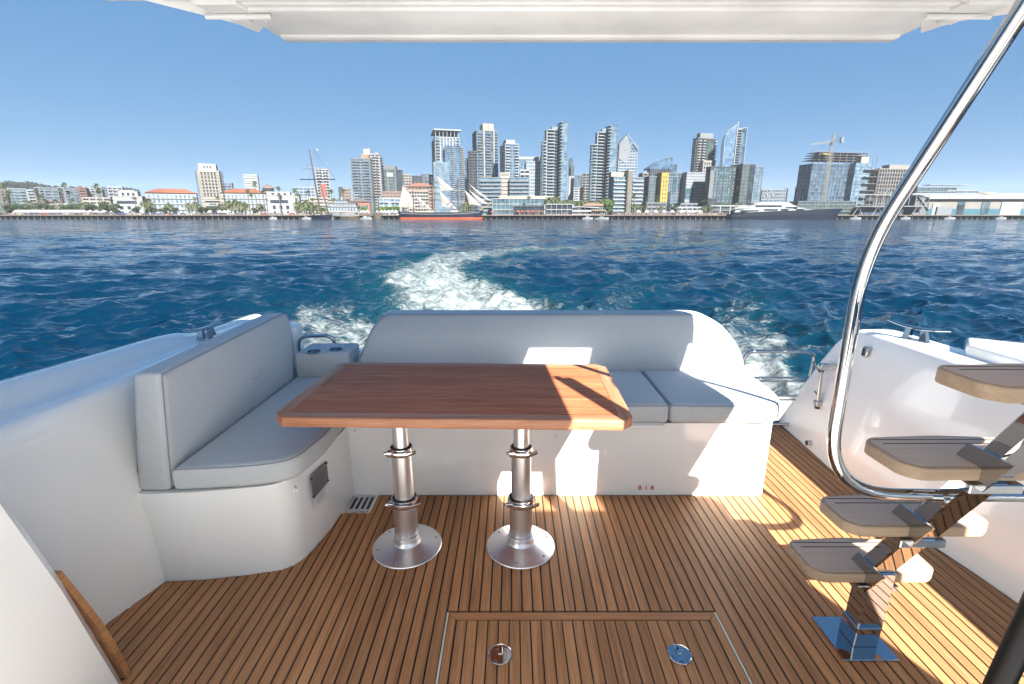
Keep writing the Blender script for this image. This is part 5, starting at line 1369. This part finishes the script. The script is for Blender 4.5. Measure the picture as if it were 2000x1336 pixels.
zones = [('tall', [(2,354),(16,370),(9,384),(68,368),(73,378),(80,380),(86,388),(76,392),(92,392),(116,366),(124,354),(132,371),(107,388),(140,388),(187,356),(192,365),(190,370),(204,392),(216,388),(48,390),(56,392)], 'tall thin fan palm on the left shore'),
 ('tall', [(262,384),(285,386),(290,388)], 'tall fan palm left of the tiled hotel'),
 ('tall', [(380,384),(424,382),(483,368),(490,376),(496,352)], 'tall fan palm in front of the tiled hotel'),
 ('tall', [(543,362),(513,370),(574,366),(580,376),(601,370),(610,386),(646,368),(651,386)], 'tall fan palm between right naval building and schooner'),
 ('tall', [(670,367),(1033,382),(1024,396),(1239,378),(1284,381),(1263,383),(1310,398)], 'lone tall fan palm between the downtown blocks')]
ki = 0
for kind, L_, lb in zones:
    for n_, (px, py) in enumerate(sorted(L_)): place_palm(kind, px, py, random.uniform(386,394), lb+', '+orn(n_)+' from left', ki); ki += 1
zones = [([(118,392),(160,390),(170,394),(205,390),(30,396),(64,394),(96,396),(152,396)], 'short date palm on the left shore'),
 ([(282,384),(291,387),(327,390),(366,390),(380,388)], 'date palm in front of the left tiled hotel wing'),
 ([(430,392),(444,384),(456,382),(466,386),(476,388),(507,392),(449,392),(470,396)], 'date palm in front of the right tiled hotel wing'),
 ([(580,386),(596,384),(606,388),(588,392),(618,394)], 'date palm left of the schooner'),
 ([(912,388),(1072,376),(1078,378),(1085,380),(1092,376),(1106,382),(1116,384),(1126,386),(1134,384),(1140,386),(1153,384),(1168,382),(1178,381),(905,392)], 'date palm at the foot of the twin towers'),
 ([(1240,392),(1252,396),(1292,398),(1322,398),(1376,396),(1388,398),(1440,397)], 'date palm on the quay right of the twin towers')]
for L_, lb in zones:
    for n_, (px, py) in enumerate(sorted(L_)): place_palm('date', px, py, random.uniform(384,390), lb+', '+orn(n_)+' from left', ki); ki += 1
def foliage(rx, ry, rz, n, s, seed):
    rnd = random.Random(seed); m = MB(); cl = [(Vector((rnd.uniform(-.7,.7)*rx, rnd.uniform(-.7,.7)*ry, rz*(.6+rnd.uniform(-.35,.9)))), rnd.uniform(.3,.55)) for _ in range(9)]
    for i in range(n):
        c, k = cl[i % 9]; v = Vector((rnd.gauss(0,1), rnd.gauss(0,1), rnd.gauss(0,1))).normalized()*k*rnd.uniform(.7,1.05)
        p = c+Vector((v.x*rx, v.y*ry, v.z*rz)); a = Vector((rnd.gauss(0,1), rnd.gauss(0,1), rnd.gauss(0,1))).normalized()*s; b_ = a.cross(Vector((rnd.gauss(0,1), rnd.gauss(0,1), rnd.gauss(0,1)))).normalized()*s*.6
        m.add([p-a, p-b_, p+a, p+b_], [(0,1,2,3)])
    return m
def tree(mat, nm, seed):
    t = thing(nm, '', 'tree'); MB().tube([(0,0,0),(.1,0,2.2),(.2,.1,4)], .3, 6, True, .15).build('trunk', TRK, t)
    foliage(3.6, 3.2, 3.6, 520, .62, seed).build('crown', mat, t).location = (0,0,1.5); return t
tp_ = {'d': tree(LEAF, 'leafy_tree', 1), 'b': tree(LEAFB, 'leafy_tree', 2), 'h': tree(LEAFH, 'hill_tree', 3)}; tu = set()
def place_tree(k, px, pytop, D, label, group, w=1, z0=ZQ):
    o = tp_[k] if k not in tu else copy_tree(tp_[k]); tu.add(k)
    p = at(px, pytop, D); s_ = (p.z-z0)/8.0; o.location = (p.x, D, z0); o.scale = (s_*w, s_*w, s_); o.rotation_euler = (0,0,random.uniform(0,6.28)); tag(o, label, 'tree', group)
place_tree('b', 1189, 386, 381, 'large bright green round tree on the quay beside the tile roofed restaurant', None, .85)
for i, px in enumerate(sorted((10,24,40,52,66,96,132,148,156,178,196,208,220,170))): place_tree('d', px, random.uniform(396,402), 384+i%3, orn(i)+' dark green bushy tree from the left on the left shore', 'bushy trees on the left shore', 1.15)
for i, px in enumerate((262,300,318,338,388,400,418,436,500)): place_tree('d', px, random.uniform(403,406), 383, orn(i)+' low dark bush from the left before the tiled hotel', 'bushes in front of the hotel', 1.3)
for i, px in enumerate((602,634,700,712,742,756,770)): place_tree('b', px, random.uniform(399,403), 385, orn(i)+' small green tree from the left behind the ferry and tents', 'small trees behind the tents', 1.3)
for i, px in enumerate((1400,1412,1424,1436,1450,1462)): place_tree('d', px, 397, 404, orn(i)+' small tree from the left behind the superyacht stern', 'trees behind the superyacht', 1.2)
for i in range(34):
    px = 8+i*7.6+random.uniform(-3,3); yt = np.interp(px, [0,30,60,120,200,240,280], [358,353,357,364,368,368,372])+random.uniform(-2,3)
    D = 830; p = at(px, yt, D); o = tp_['h'] if 'h' not in tu else copy_tree(tp_['h']); tu.add('h')
    o.location = (p.x, D, p.z-15); o.scale = (2.3, 2.0, 1.9); o.rotation_euler = (0,0,random.uniform(0,6.28)); tag(o, orn(i)+' dark tree from the left on the distant hill ridge', 'tree', 'trees on the hill ridge')

# ------------------------------------------------------------------ tents, cars
TENT = wl('white_canvas', (.19,.19,.19), .05)
tm = MB().add([(-1.7,-1.7,2.2),(1.7,-1.7,2.2),(1.7,1.7,2.2),(-1.7,1.7,2.2),(0,0,3.9)], [(0,1,4),(1,2,4),(2,3,4),(3,0,4),(3,2,1,0)])
tm.add([(-1.7,-1.7,1.8),(1.7,-1.7,1.8),(1.7,-1.7,2.2),(-1.7,-1.7,2.2)], [(0,1,2,3)])
for x in (-1.6, 1.6):
    for y in (-1.6, 1.6): tm.box(x-.06,x+.06,y-.06,y+.06,0,2.2)
tent0 = None
def tent(px, D, label):
    global tent0
    if tent0 is None: tent0 = tm.build('market_tent', TENT); o = tent0
    else: o = tent0.copy(); COL.objects.link(o)
    o.location = (ground_x(px, D), D, ZQ); tag(o, label, 'tent', 'white peaked tents on the quay')
for i in range(34): tent(34+i*9.2/2.4*1.05+random.uniform(-.5,.5), 380.5, orn(i)+' white peaked tent from the left in the long row at the left')
for i, px in enumerate((178,190,205,412,432,440,448)): tent(px, 380.5, 'white peaked tent by the tiled hotel'+', '+orn(i)+' from the left')
for i, px in enumerate((697,704,711,718,738,746,753,760,767,774)): tent(px, 380.5, 'white peaked tent between ferry and tall ship'+', '+orn(i)+' from the left')
for i, px in enumerate((1246,1262,1280,1296,1312,1330,1345,1352,1366)): tent(px, 380.5, 'white peaked tent right of the bright green tree'+', '+orn(i)+' from the left')
UMB = {'red': RED, 'black': WD}
um = lambda: MB().lathe([(1.9,-.15),(1.3,.35),(.15,.8),(.01,.85)], (0,0,2.4), 10).tube([(0,0,0),(0,0,3.2)], .06, 5)
for nm, mt, pxs, lb in (('parasol', RED, (1012,1020,1030,1040,962,1052), 'small red parasol on the restaurant terrace'), ('parasol', WD, (978,985,992,998,1004,1026,1046,1058), 'small black parasol on the restaurant terrace')):
    o0 = None
    for px in pxs:
        if o0 is None: o0 = um().build(nm, mt); o = o0
        else: o = o0.copy(); COL.objects.link(o)
        o.location = (ground_x(px,374), 373.8, ZQ); tag(o, lb+', '+orn(sorted(pxs).index(px))+' from left', 'parasol', lb.split(' on ')[0].replace('small ','')+'s on the terrace')
CARC = [('white', (.2,.2,.2)), ('black', (.012,.012,.014)), ('silver', (.10,.105,.11)), ('blue', (.015,.035,.10)), ('red', (.17,.012,.012)), ('grey', (.045,.048,.05))]
cars = {}
for nm, c in CARC:
    t = thing('parked_car', '', 'car')
    m = MB(); m.loft([[(-2.2,y,.35),(-2.25,y,.75),(-1.5,y,.95),(-1.0,y,1.42),(.6,y,1.45),(1.2,y,1.0),(2.1,y,.85),(2.25,y,.4)] for y in (-.85,.85)], close=True)
    m.build('body', simple(nm+'_car_paint', c, .3, coat=.5), t)
    m = MB(); m.loft([[(-1.05,y,.98),(-.85,y,1.36),(.5,y,1.38),(.95,y,1.0)] for y in (-.88,.88)], close=True); m.build('windows', GK, t)
    for x in (-1.4,1.4):
        for y in (-.82,.82): MB().tube([(x,y-.1,.33),(x,y+.1,.33)], .33, 8).build('wheel', RUBBER, t)
    cars[nm] = t
cu = set(); cn = {}
def car(px, D, where):
    nm = random.choices([c[0] for c in CARC], (5,3,3,3,1,3))[0]
    o = cars[nm] if nm not in cu else copy_tree(cars[nm]); cu.add(nm)
    o.location = (ground_x(px, D), D, ZQ); o.rotation_euler = (0,0,random.uniform(-.25,.25)+(math.pi if random.random() < .5 else 0))
    cn[(nm,where)] = cn.get((nm,where), -1)+1
    tag(o, orn(cn[(nm,where)])+' '+nm+' car from the left, parked '+where, 'car', nm+' cars parked along the quay')
px = 2
while px < 600: car(px, 375.5+random.uniform(-.5,.5), 'on the left stretch of the quay'); px += random.choice((12,12.5,13,14,17))
px = 1200
while px < 1420: car(px, 375.8, 'right of the green tree'); px += random.choice((13,14,18,24))
for px in (700,735,752,768): car(px, 376, 'on the quay behind the ferry and tents')
# people on the quay, too small to count
m = MB(); rn = random.Random(5)
for rng_, n in (((1200,1420),230),((960,1200),70),((600,790),60),((10,600),120)):
    for i in range(n):
        x = ground_x(rn.uniform(*rng_), 371); y = rn.uniform(369.5,374.2); h = rn.uniform(1.55,1.85)
        m.box(x-.12,x+.12,y-.1,y+.1,ZQ,ZQ+h*.5); m.box(x-.22,x+.22,y-.13,y+.13,ZQ+h*.5,ZQ+h*.83); m.box(x-.1,x+.1,y-.1,y+.1,ZQ+h*.86,ZQ+h)
def crowdm():
    mm, t, b_ = newmat('crowd_clothes'); n = noise(t, 1.3, 2); r = ramp(t, n.outputs[0], [(.35,(.02,.02,.03)),(.48,(.16,.15,.14)),(.55,(.14,.03,.02)),(.62,(.18,.18,.18)),(.7,(.02,.05,.11))]); r.color_ramp.interpolation = 'CONSTANT'
    t.links.new(r.outputs[0], b_.inputs['Base Color']); b_.inputs['Roughness'].default_value = .8; return mm
tag(m.build('crowd', crowdm()), 'tiny people strolling along the waterfront quay', 'crowd', kind='stuff')

# ------------------------------------------------------------------ ships
HN = simple('navy_hull_paint', (.003,.006,.014), .5, spec=.25, scale=.2); ORG = simple('orange_boot_paint', (.22,.04,.012), .6, scale=.3); SAILM = simple('sail_canvas', (.19,.185,.17), .85, scale=.25, var=.08)
BRN = simple('brown_timber', (.06,.045,.033), .8, scale=.4, var=.3); SPAR = simple('dark_spar', (.025,.02,.017), .7, scale=.4); YEL = simple('yellow_spar', (.17,.11,.03), .6)
D = 352; t = thing('tall_ship', 'large three masted sailing ship with white sails and orange waterline', 'sailing ship', (at(860,425,D).x,D,LB))
xs_ = [at(px,420,D).x for px in (778,784,800,830,865,900,925,938,945)]; hb = [.5,3.0,4.2,5.0,5.1,4.8,3.2,1.2,.2]
zt_ = [at(0,y,D).z for y in (412.5,413,414,414.8,415,414.2,412.5,410.5,409)]
def hullsec(i, z0f, z1f, bs=1, sh=0):
    x = xs_[i]; w = hb[i]*bs; return [(x, D-w, z1f(i)), (x+sh, D-w*.9, z0f(i)), (x+sh, D+w*.9, z0f(i)), (x, D+w, z1f(i))]
zw = lambda i: at(0,424.4,D).z
def lf(nm, mat, lo, hi, bs=1):
    MB().loft([hullsec(i, lo, hi, bs, -2.0 if i == 8 else (-1.2 if i == 7 else (1.6 if i == 0 else 0))) for i in range(9)], close=True).build(nm, mat, t)
lf('hull', HN, zw, lambda i: zt_[i]-.5)
lf('boot_stripe', ORG, lambda i: LB-.6, lambda i: zw(i)-.02, .93)
lf('bulwark', WW, lambda i: zt_[i]-.48, lambda i: zt_[i], 1.01)
m = MB()
for i in range(1, 8): pass
m.loft([[(xs_[i], D-hb[i]*1.015-.03, zt_[i]-1.35), (xs_[i], D-hb[i]*1.015-.03, zt_[i]-1.1), (xs_[i], D-hb[i]*.9, zt_[i]-1.1), (xs_[i], D-hb[i]*.9, zt_[i]-1.35)] for i in range(1, 8)], close=True); m.build('white_stripe', WW, t)
def spar(nm, a, b_, r, mat=SPAR, r1=None): return MB().tube([a, b_], r, 6, True, r1).build(nm, mat, t)
for px, yt in ((806,372),(843,345),(893,350)):
    p = at(px,yt,D); spar('mast', (p.x,D,zt_[3]-1), (p.x,D,p.z), .55, SPAR, .3)
for px, y, w in ((843,356,7),(843,366,9),(843,378,10.5),(843,390,11.5),(893,363,7),(893,372,8.5),(893,383,10),(893,394,11.5)):
    p = at(px,y,D); spar('yard', (p.x-w*.42,D-.8-w*.75,p.z), (p.x+w*.42,D-.8+w*.75,p.z), .26, WC if y in (372,394) else SPAR)
for (ax,ay),(bx,by) in (((779,404),(812,406)),((806,392),(786,361))):
    a, b_ = at(ax,ay,D), at(bx,by,D); spar('gaff', (a.x,D-.2,a.z), (b_.x,D-.2,b_.z), .15, WC)
a, b_ = at(937,410,D), at(963,395,D); spar('bowsprit', (a.x,D,a.z), (b_.x,D,b_.z), .4, YEL, .15)
def sailq(nm, pts, bulge, off=0):
    # pts: four corners (px) -> bilinear patch bellied outwards, thin canvas
    P = [at(x,y,D+off) for x,y in pts]; n = 8; vs = []
    for s_ in (0, 1):
        for i in range(n+1):
            for j in range(n+1):
                u, v = i/n, j/n; p = (P[0]*(1-u)+P[1]*u)*(1-v)+(P[3]*(1-u)+P[2]*u)*v
                k = 4*u*(1-u)*v*(1-v)*4; p = p+Vector((k*bulge*.4, -k*abs(bulge), -k*.4)); vs.append(p+Vector((0, .05*s_, 0)))
    N = (n+1)**2; fs = []
    for i in range(n):
        for j in range(n):
            a_ = i*(n+1)+j; fs.append((a_, a_+1, a_+n+2, a_+n+1)); a2 = a_+N; fs.append((a2+n+1, a2+n+2, a2+1, a2))
    MB().add(vs, fs).build(nm, SAILM, t, True, 80)
sailq('spanker_sail', [(779,404),(811,407),(805,387),(787,361.5)], .9)
sailq('staysail', [(821,403),(842,408),(812,380.5),(812,380)], .8, -.5)
sailq('staysail', [(861,372.5),(888,372),(852,342.8),(852,342.3)], .9, -.5)
sailq('staysail', [(864,403),(892,408),(857,370.5),(856.7,370)], .9, -.7)
sailq('jib', [(917,399.5),(941,402),(907.5,371),(907,370.5)], .8)
sailq('jib', [(932,395),(953.5,398.6),(916,371),(915.5,370.7)], .8, -.6)
sailq('jib', [(930,378),(961,394),(917.5,360.3),(917,360)], .8, -1.0)
m = MB()
for (a, b_) in (((893,351),(962,395)),((893,356),(953,399)),((893,370),(941,403)),((893,351),(880,412)),((893,351),(905,412)),((843,346),(830,412)),((843,346),(857,412)),((843,346),(893,395)),((806,373),(843,400)),((806,373),(797,411)),((893,366),(884,412)),((893,366),(901,412)),((843,362),(834,412)),((843,362),(851,412)),((843,346),(806,385)),((893,352),(843,395))):
    p, q = at(*a,D), at(*b_,D); m.tube([(p.x,D,p.z),(q.x,D+(.0 if abs(a[0]-b_[0]) > 30 else -4),q.z)], .07, 3)
m.build('rigging', SPAR, t, kind='stuff')
m = MB().box(at(815,0,D).x, at(832,0,D).x, D-2, D+2, zt_[3]-.4, zt_[3]+1.2).box(at(868,0,D).x, at(884,0,D).x, D-2, D+2, zt_[3]-.4, zt_[3]+1.4); m.build('deck_house', WC, t)
# dark schooner near the left of the moorings
D = 345; t = thing('schooner', 'dark hulled topsail schooner with a tall raked mast', 'sailing ship', (at(625,428,D).x,D,LB))
def simple_hull(D, x0, x1, yt0, yt1, beam, mat, t, nm='hull', ytm=None, zb=LB-.5):
    a, b_ = at(x0,yt0,D), at(x1,yt1,D); n = 9; secs = []
    for i in range(n):
        s_ = i/(n-1); x = a.x+(b_.x-a.x)*s_; w = beam*(1-abs(2*s_-1)**2.4)*.5+.15; z = a.z*(1-s_)+b_.z*s_-4*s_*(1-s_)*.5
        xb = x+(.9*(1-s_)-.9*s_)*(1 if i in (0,n-1) else .4)
        secs.append([(x,D-w,z),(xb,D-w*.6,zb),(xb,D+w*.6,zb),(x,D+w,z)])
    MB().loft(secs, close=True).build(nm, mat, t)
simple_hull(D, 608, 649, 420.5, 419, 6, HN, t)
simple_hull(D-.1, 608, 649, 419.6, 418.2, 6.2, WG, t, 'rail', zb=at(0,421.2,D).z)
mt0, mt1 = at(627,420,D), at(616,292,D); fx = at(643,420,D)
MB().tube([(mt0.x,D,mt0.z),(mt0.x-2.1,D,at(0,350,D).z),(mt0.x-3.6,D,mt1.z)], .62, 7, True, .28).build('mast', SPAR, t)
MB().tube([(fx.x,D,fx.z),(fx.x-4.6,D,at(0,352,D).z)], .42, 7, True, .25).build('mast', SPAR, t)
for xa, xb, y, mt_ in ((592,640,328.5,WG),(586,655,350.5,HN)):
    a, b_ = at(xa,y,D), at(xb,y,D); MB().tube([(a.x,D-.5,a.z),(b_.x,D-.5,b_.z)], .34, 6).build('yard', mt_, t)
p = at(617,290,D); MB().add([(p.x,D,p.z),(p.x+1.6,D-.2,p.z-.4),(p.x+1.4,D-.2,p.z-1.7),(p.x+.1,D,p.z-1.2),(p.x,D+.04,p.z),(p.x+1.6,D-.16,p.z-.4),(p.x+1.4,D-.16,p.z-1.7),(p.x+.1,D+.04,p.z-1.2)], [(0,1,2,3),(7,6,5,4)]).build('pennant', WW, t)
m = MB()
for xa, ya, xb, yb in ((616,292,592,420),(616,292,648,418),(618,330,605,420),(618,330,640,420),(616,292,600,328),(616,292,634,328),(620,350,609,420),(620,350,638,420),(617,300,656,350)):
    a, b_ = at(xa,ya,D), at(xb,yb,D); m.tube([(a.x,D,a.z),(b_.x,D-1,b_.z)], .08, 3)
m.build('rigging', SPAR, t, kind='stuff')
MB().box(at(615,0,D).x, at(628,0,D).x, D-1.2, D+1.2, at(0,420,D).z, at(0,416.5,D).z).build('deck_house', WG, t)
# white ferry with rows of windows
D = 362; t = thing('white_ferry', 'white multi deck ferry boat with rows of windows', 'ferry', (at(668,424,D).x,D,LB))
simple_hull(D, 636, 702, 414, 415, 11, WW, t)
for k, (xa, xb, y0, y1, n) in enumerate(((640,697,414,404.5,9),(646,694,404.5,397.5,11),(655,678,397.5,391,5))):
    a, b_ = at(xa,y0,D), at(xb,y1,D); b = Bld(D-3.5+k*.8, xa, xa, xb, y1, 0, 7-k, a.z)
    m = MB(); b.core(m); m.build('deck_house', WW, t); pane_grid(b, t, 'f', n, 1, .04, .96, .35, .8, .5, .9, GB)
    m = MB(); b.core(m, b.H, b.H+.25, -.5); m.build('deck_roof', WG, t)
p = at(667,385,D); MB().tube([(p.x,D,at(0,391,D).z),(p.x,D,p.z)], .7, 10).build('funnel', WW, t)
# brown barge in front of the ferry
D = 350; t = thing('timber_barge', 'low brown timber barge moored in front of the ferry', 'barge', (at(676,428,D).x,D,LB))
simple_hull(D, 649, 705, 421.3, 421.3, 7, BRN, t)
m = MB(); a, b_ = at(652,0,D), at(702,0,D); z = at(0,421,D).z
for i in range(22): x = a.x+(b_.x-a.x)*i/21; m.box(x-.1,x+.1,D-3.4,D-3.2,z-.2,z+.9)
m.box(a.x,b_.x,D-3.45,D-3.3,z+.7,z+.9); m.build('railing', BRN, t)
MB().box(a.x+6,a.x+12,D-2,D+2,z-.4,z+1.0).build('deck_cargo', BRN, t)
# small brown brig beside it
D = 360; t = thing('small_brig', 'small brown sailing vessel with bare masts left of the tall ship', 'sailing ship', (at(737,425,D).x,D,LB))
simple_hull(D, 727, 746, 417, 415, 6, BRN, t)
for px0, px1, yt in ((733,729,343),(740,735,330)):
    a, b_ = at(px0,415,D), at(px1,yt,D); MB().tube([(a.x,D,a.z),(b_.x,D,b_.z)], .5, 6, True, .25).build('mast', SPAR, t)
a, b_ = at(702,385,D), at(748,385,D); MB().tube([(a.x,D-1,a.z),(b_.x,D-1,b_.z)], .17, 5).build('yard', HN, t)
m = MB()
for xa, ya, xb, yb in ((735,332,728,416),(735,332,746,415),(729,345,724,416),(735,345,729,400),(735,350,741,415)):
    a, b_ = at(xa,ya,D), at(xb,yb,D); m.tube([(a.x,D,a.z),(b_.x,D,b_.z)], .06, 3)
m.build('rigging', SPAR, t, kind='stuff')
# small pleasure boats
def boat(px, D, L_, label, up=0):
    a = ground_x(px, D); t = thing('motor_boat', label, 'boat', (a, D, LB))
    secs = []
    for i in range(7):
        s_ = i/6; x = a-L_/2+L_*s_; w = L_*.17*(1-s_**3)+.05; secs.append([(x,D-w,LB+1.0+.3*s_),(x-.2*s_,D-w*.7,LB-.1),(x-.2*s_,D+w*.7,LB-.1),(x,D+w,LB+1.0+.3*s_)])
    MB().loft(secs, close=True).build('hull', WW, t)
    MB().box(a-L_*.2, a+L_*.12, D-L_*.11, D+L_*.11, LB+.95, LB+2.0+up).build('cabin', WW, t)
    MB().box(a-L_*.21, a+L_*.13, D-L_*.115, D-L_*.1, LB+1.4+up, LB+1.8+up).build('windscreen', GK, t)
for a in ((598,355,6,'small white motor boat left of the schooner'),(533,366,5.5,'small white boat tied under the left quay'),(714,362,8,'white motor boat between the ferry and brig',.8),(722,364,7,'white cabin boat touching the brig'),(1148,366,8,'white motor boat below the tile roofed restaurant',.4),(1176,364,10,'larger white motor boat under the quay right of the restaurant')): boat(*a)
for a in ((1671,366,9,'pale boat moored below the passenger gantry'),(1769,366,8,'pale boat moored under the right part of the gantry'),(1855,366,9,'pale boat moored before the terminal shed'),(1955,366,9,'pale boat at the far right end of the quay')): boat(*a)
# superyacht
D = 348; t = thing('superyacht', 'long navy hulled superyacht with white tiered superstructure', 'yacht', (at(1535,424,D).x,D,LB))
xs_ = [at(px,420,D).x for px in (1424,1432,1460,1500,1540,1580,1610,1632,1645)]; hb = [4.6,5.2,5.6,5.8,5.6,4.6,3.0,1.4,.2]
zt_ = [at(0,y,D).z for y in (419,418,414.5,412.5,411.2,409.8,408.6,407.6,407)]
secs = []
for i in range(9):
    x = xs_[i]; w = hb[i]; sh = (-5 if i == 8 else -3 if i == 7 else -1 if i == 6 else 0)
    secs.append([(x,D-w,zt_[i]),(x+sh*.6,D-w*.97,(zt_[i]+LB)/2),(x+sh,D-w*.85,LB-.4),(x+sh,D+w*.85,LB-.4),(x+sh*.6,D+w*.97,(zt_[i]+LB)/2),(x,D+w,zt_[i])])
MB().loft(secs, close=True).build('hull', HN, t)
def tier(pxa, pxb, ya, yb, w, nm, mat, rake0=2, rake1=6, y1=None):
    a, b_ = at(pxa,ya,D).x, at(pxb,ya,D).x; z0, z1 = at(0,ya,D).z, at(0,yb,D).z; zz1 = at(0,y1,D).z if y1 else z1
    n = 10; secs = []
    for i in range(n):
        s_ = i/(n-1); x = a+(b_-a)*s_; ww = w*min(1, .55+3*s_, (1-s_)*3+.25); sh = rake0*max(0,1-s_*4)-rake1*max(0,(s_-.75)*4)
        h = z1+(zz1-z1)*s_; h = z0+(h-z0)*min(1, .35+s_*5, .08+(1-s_)*4)
        secs.append([(x,D-ww,z0),(x+sh*.2,D-ww*.9,h),(x+sh*.2,D+ww*.9,h),(x,D+ww,z0)])
    MB().loft(secs, close=True).build(nm, mat, t)
tier(1428, 1618, 414.5, 407.5, 5.0, 'main_deck_house', WW, y1=409.5)
tier(1432, 1575, 407.5, 403.3, 4.6, 'upper_deck_house', WW)
tier(1462, 1560, 403.5, 398.5, 4.0, 'bridge_deck', WW)
tier(1470, 1550, 398.5, 394.8, 3.2, 'sun_deck', WW)
for xa, xb, y0, y1_, w in ((1440,1475,410.6,412.4,5.1),(1486,1512,408.6,411,5.1),(1518,1532,408.6,410.6,5.1),(1548,1562,408.8,410.3,5.0),(1470,1520,401,404,4.65),(1528,1552,404,406,4.5)):
    a, b_ = at(xa,y0,D), at(xb,y1_,D); MB().box(a.x,b_.x,D-w-.08,D-w+.5,b_.z,a.z).build('side_windows', GK, t)
a, b_ = at(1426,0,D).x, at(1480,0,D).x; z = at(0,402.6,D).z; MB().box(a+3,b_,D-4.8,D+4.8,z-.15,z+.15).build('aft_awning', WW, t)
z = at(0,408.5,D).z; MB().box(a+.5,b_,D-5,D+5,z-.15,z+.15).build('aft_awning', WW, t)
p = at(1505,372,D); z0 = at(0,394.5,D).z; m = MB().tube([(p.x-1,D,z0),(p.x-.3,D,p.z)], .5, 6, True, .15); m.box(p.x-2.5,p.x+2.2,D-.5,D+.5,z0+3.2,z0+3.6); m.box(p.x-1.6,p.x+1.4,D-.5,D+.5,z0+5.6,z0+5.9); m.build('radar_mast', WG, t)
for dx, dz, r in ((-2,4.5,.9),(1.8,4.4,.9),(-.3,7.6,.8)): MB().lathe([(.01,-r),(r*.7,-r*.7),(r,0),(r*.7,r*.7),(.01,r)], (p.x+dx,D,z0+dz), 12).build('radar_dome', WW, t, True)
p = at(1620,392,D); MB().tube([(p.x,D,at(0,408,D).z),(p.x,D,p.z)], .12, 5).build('bow_mast', WW, t)
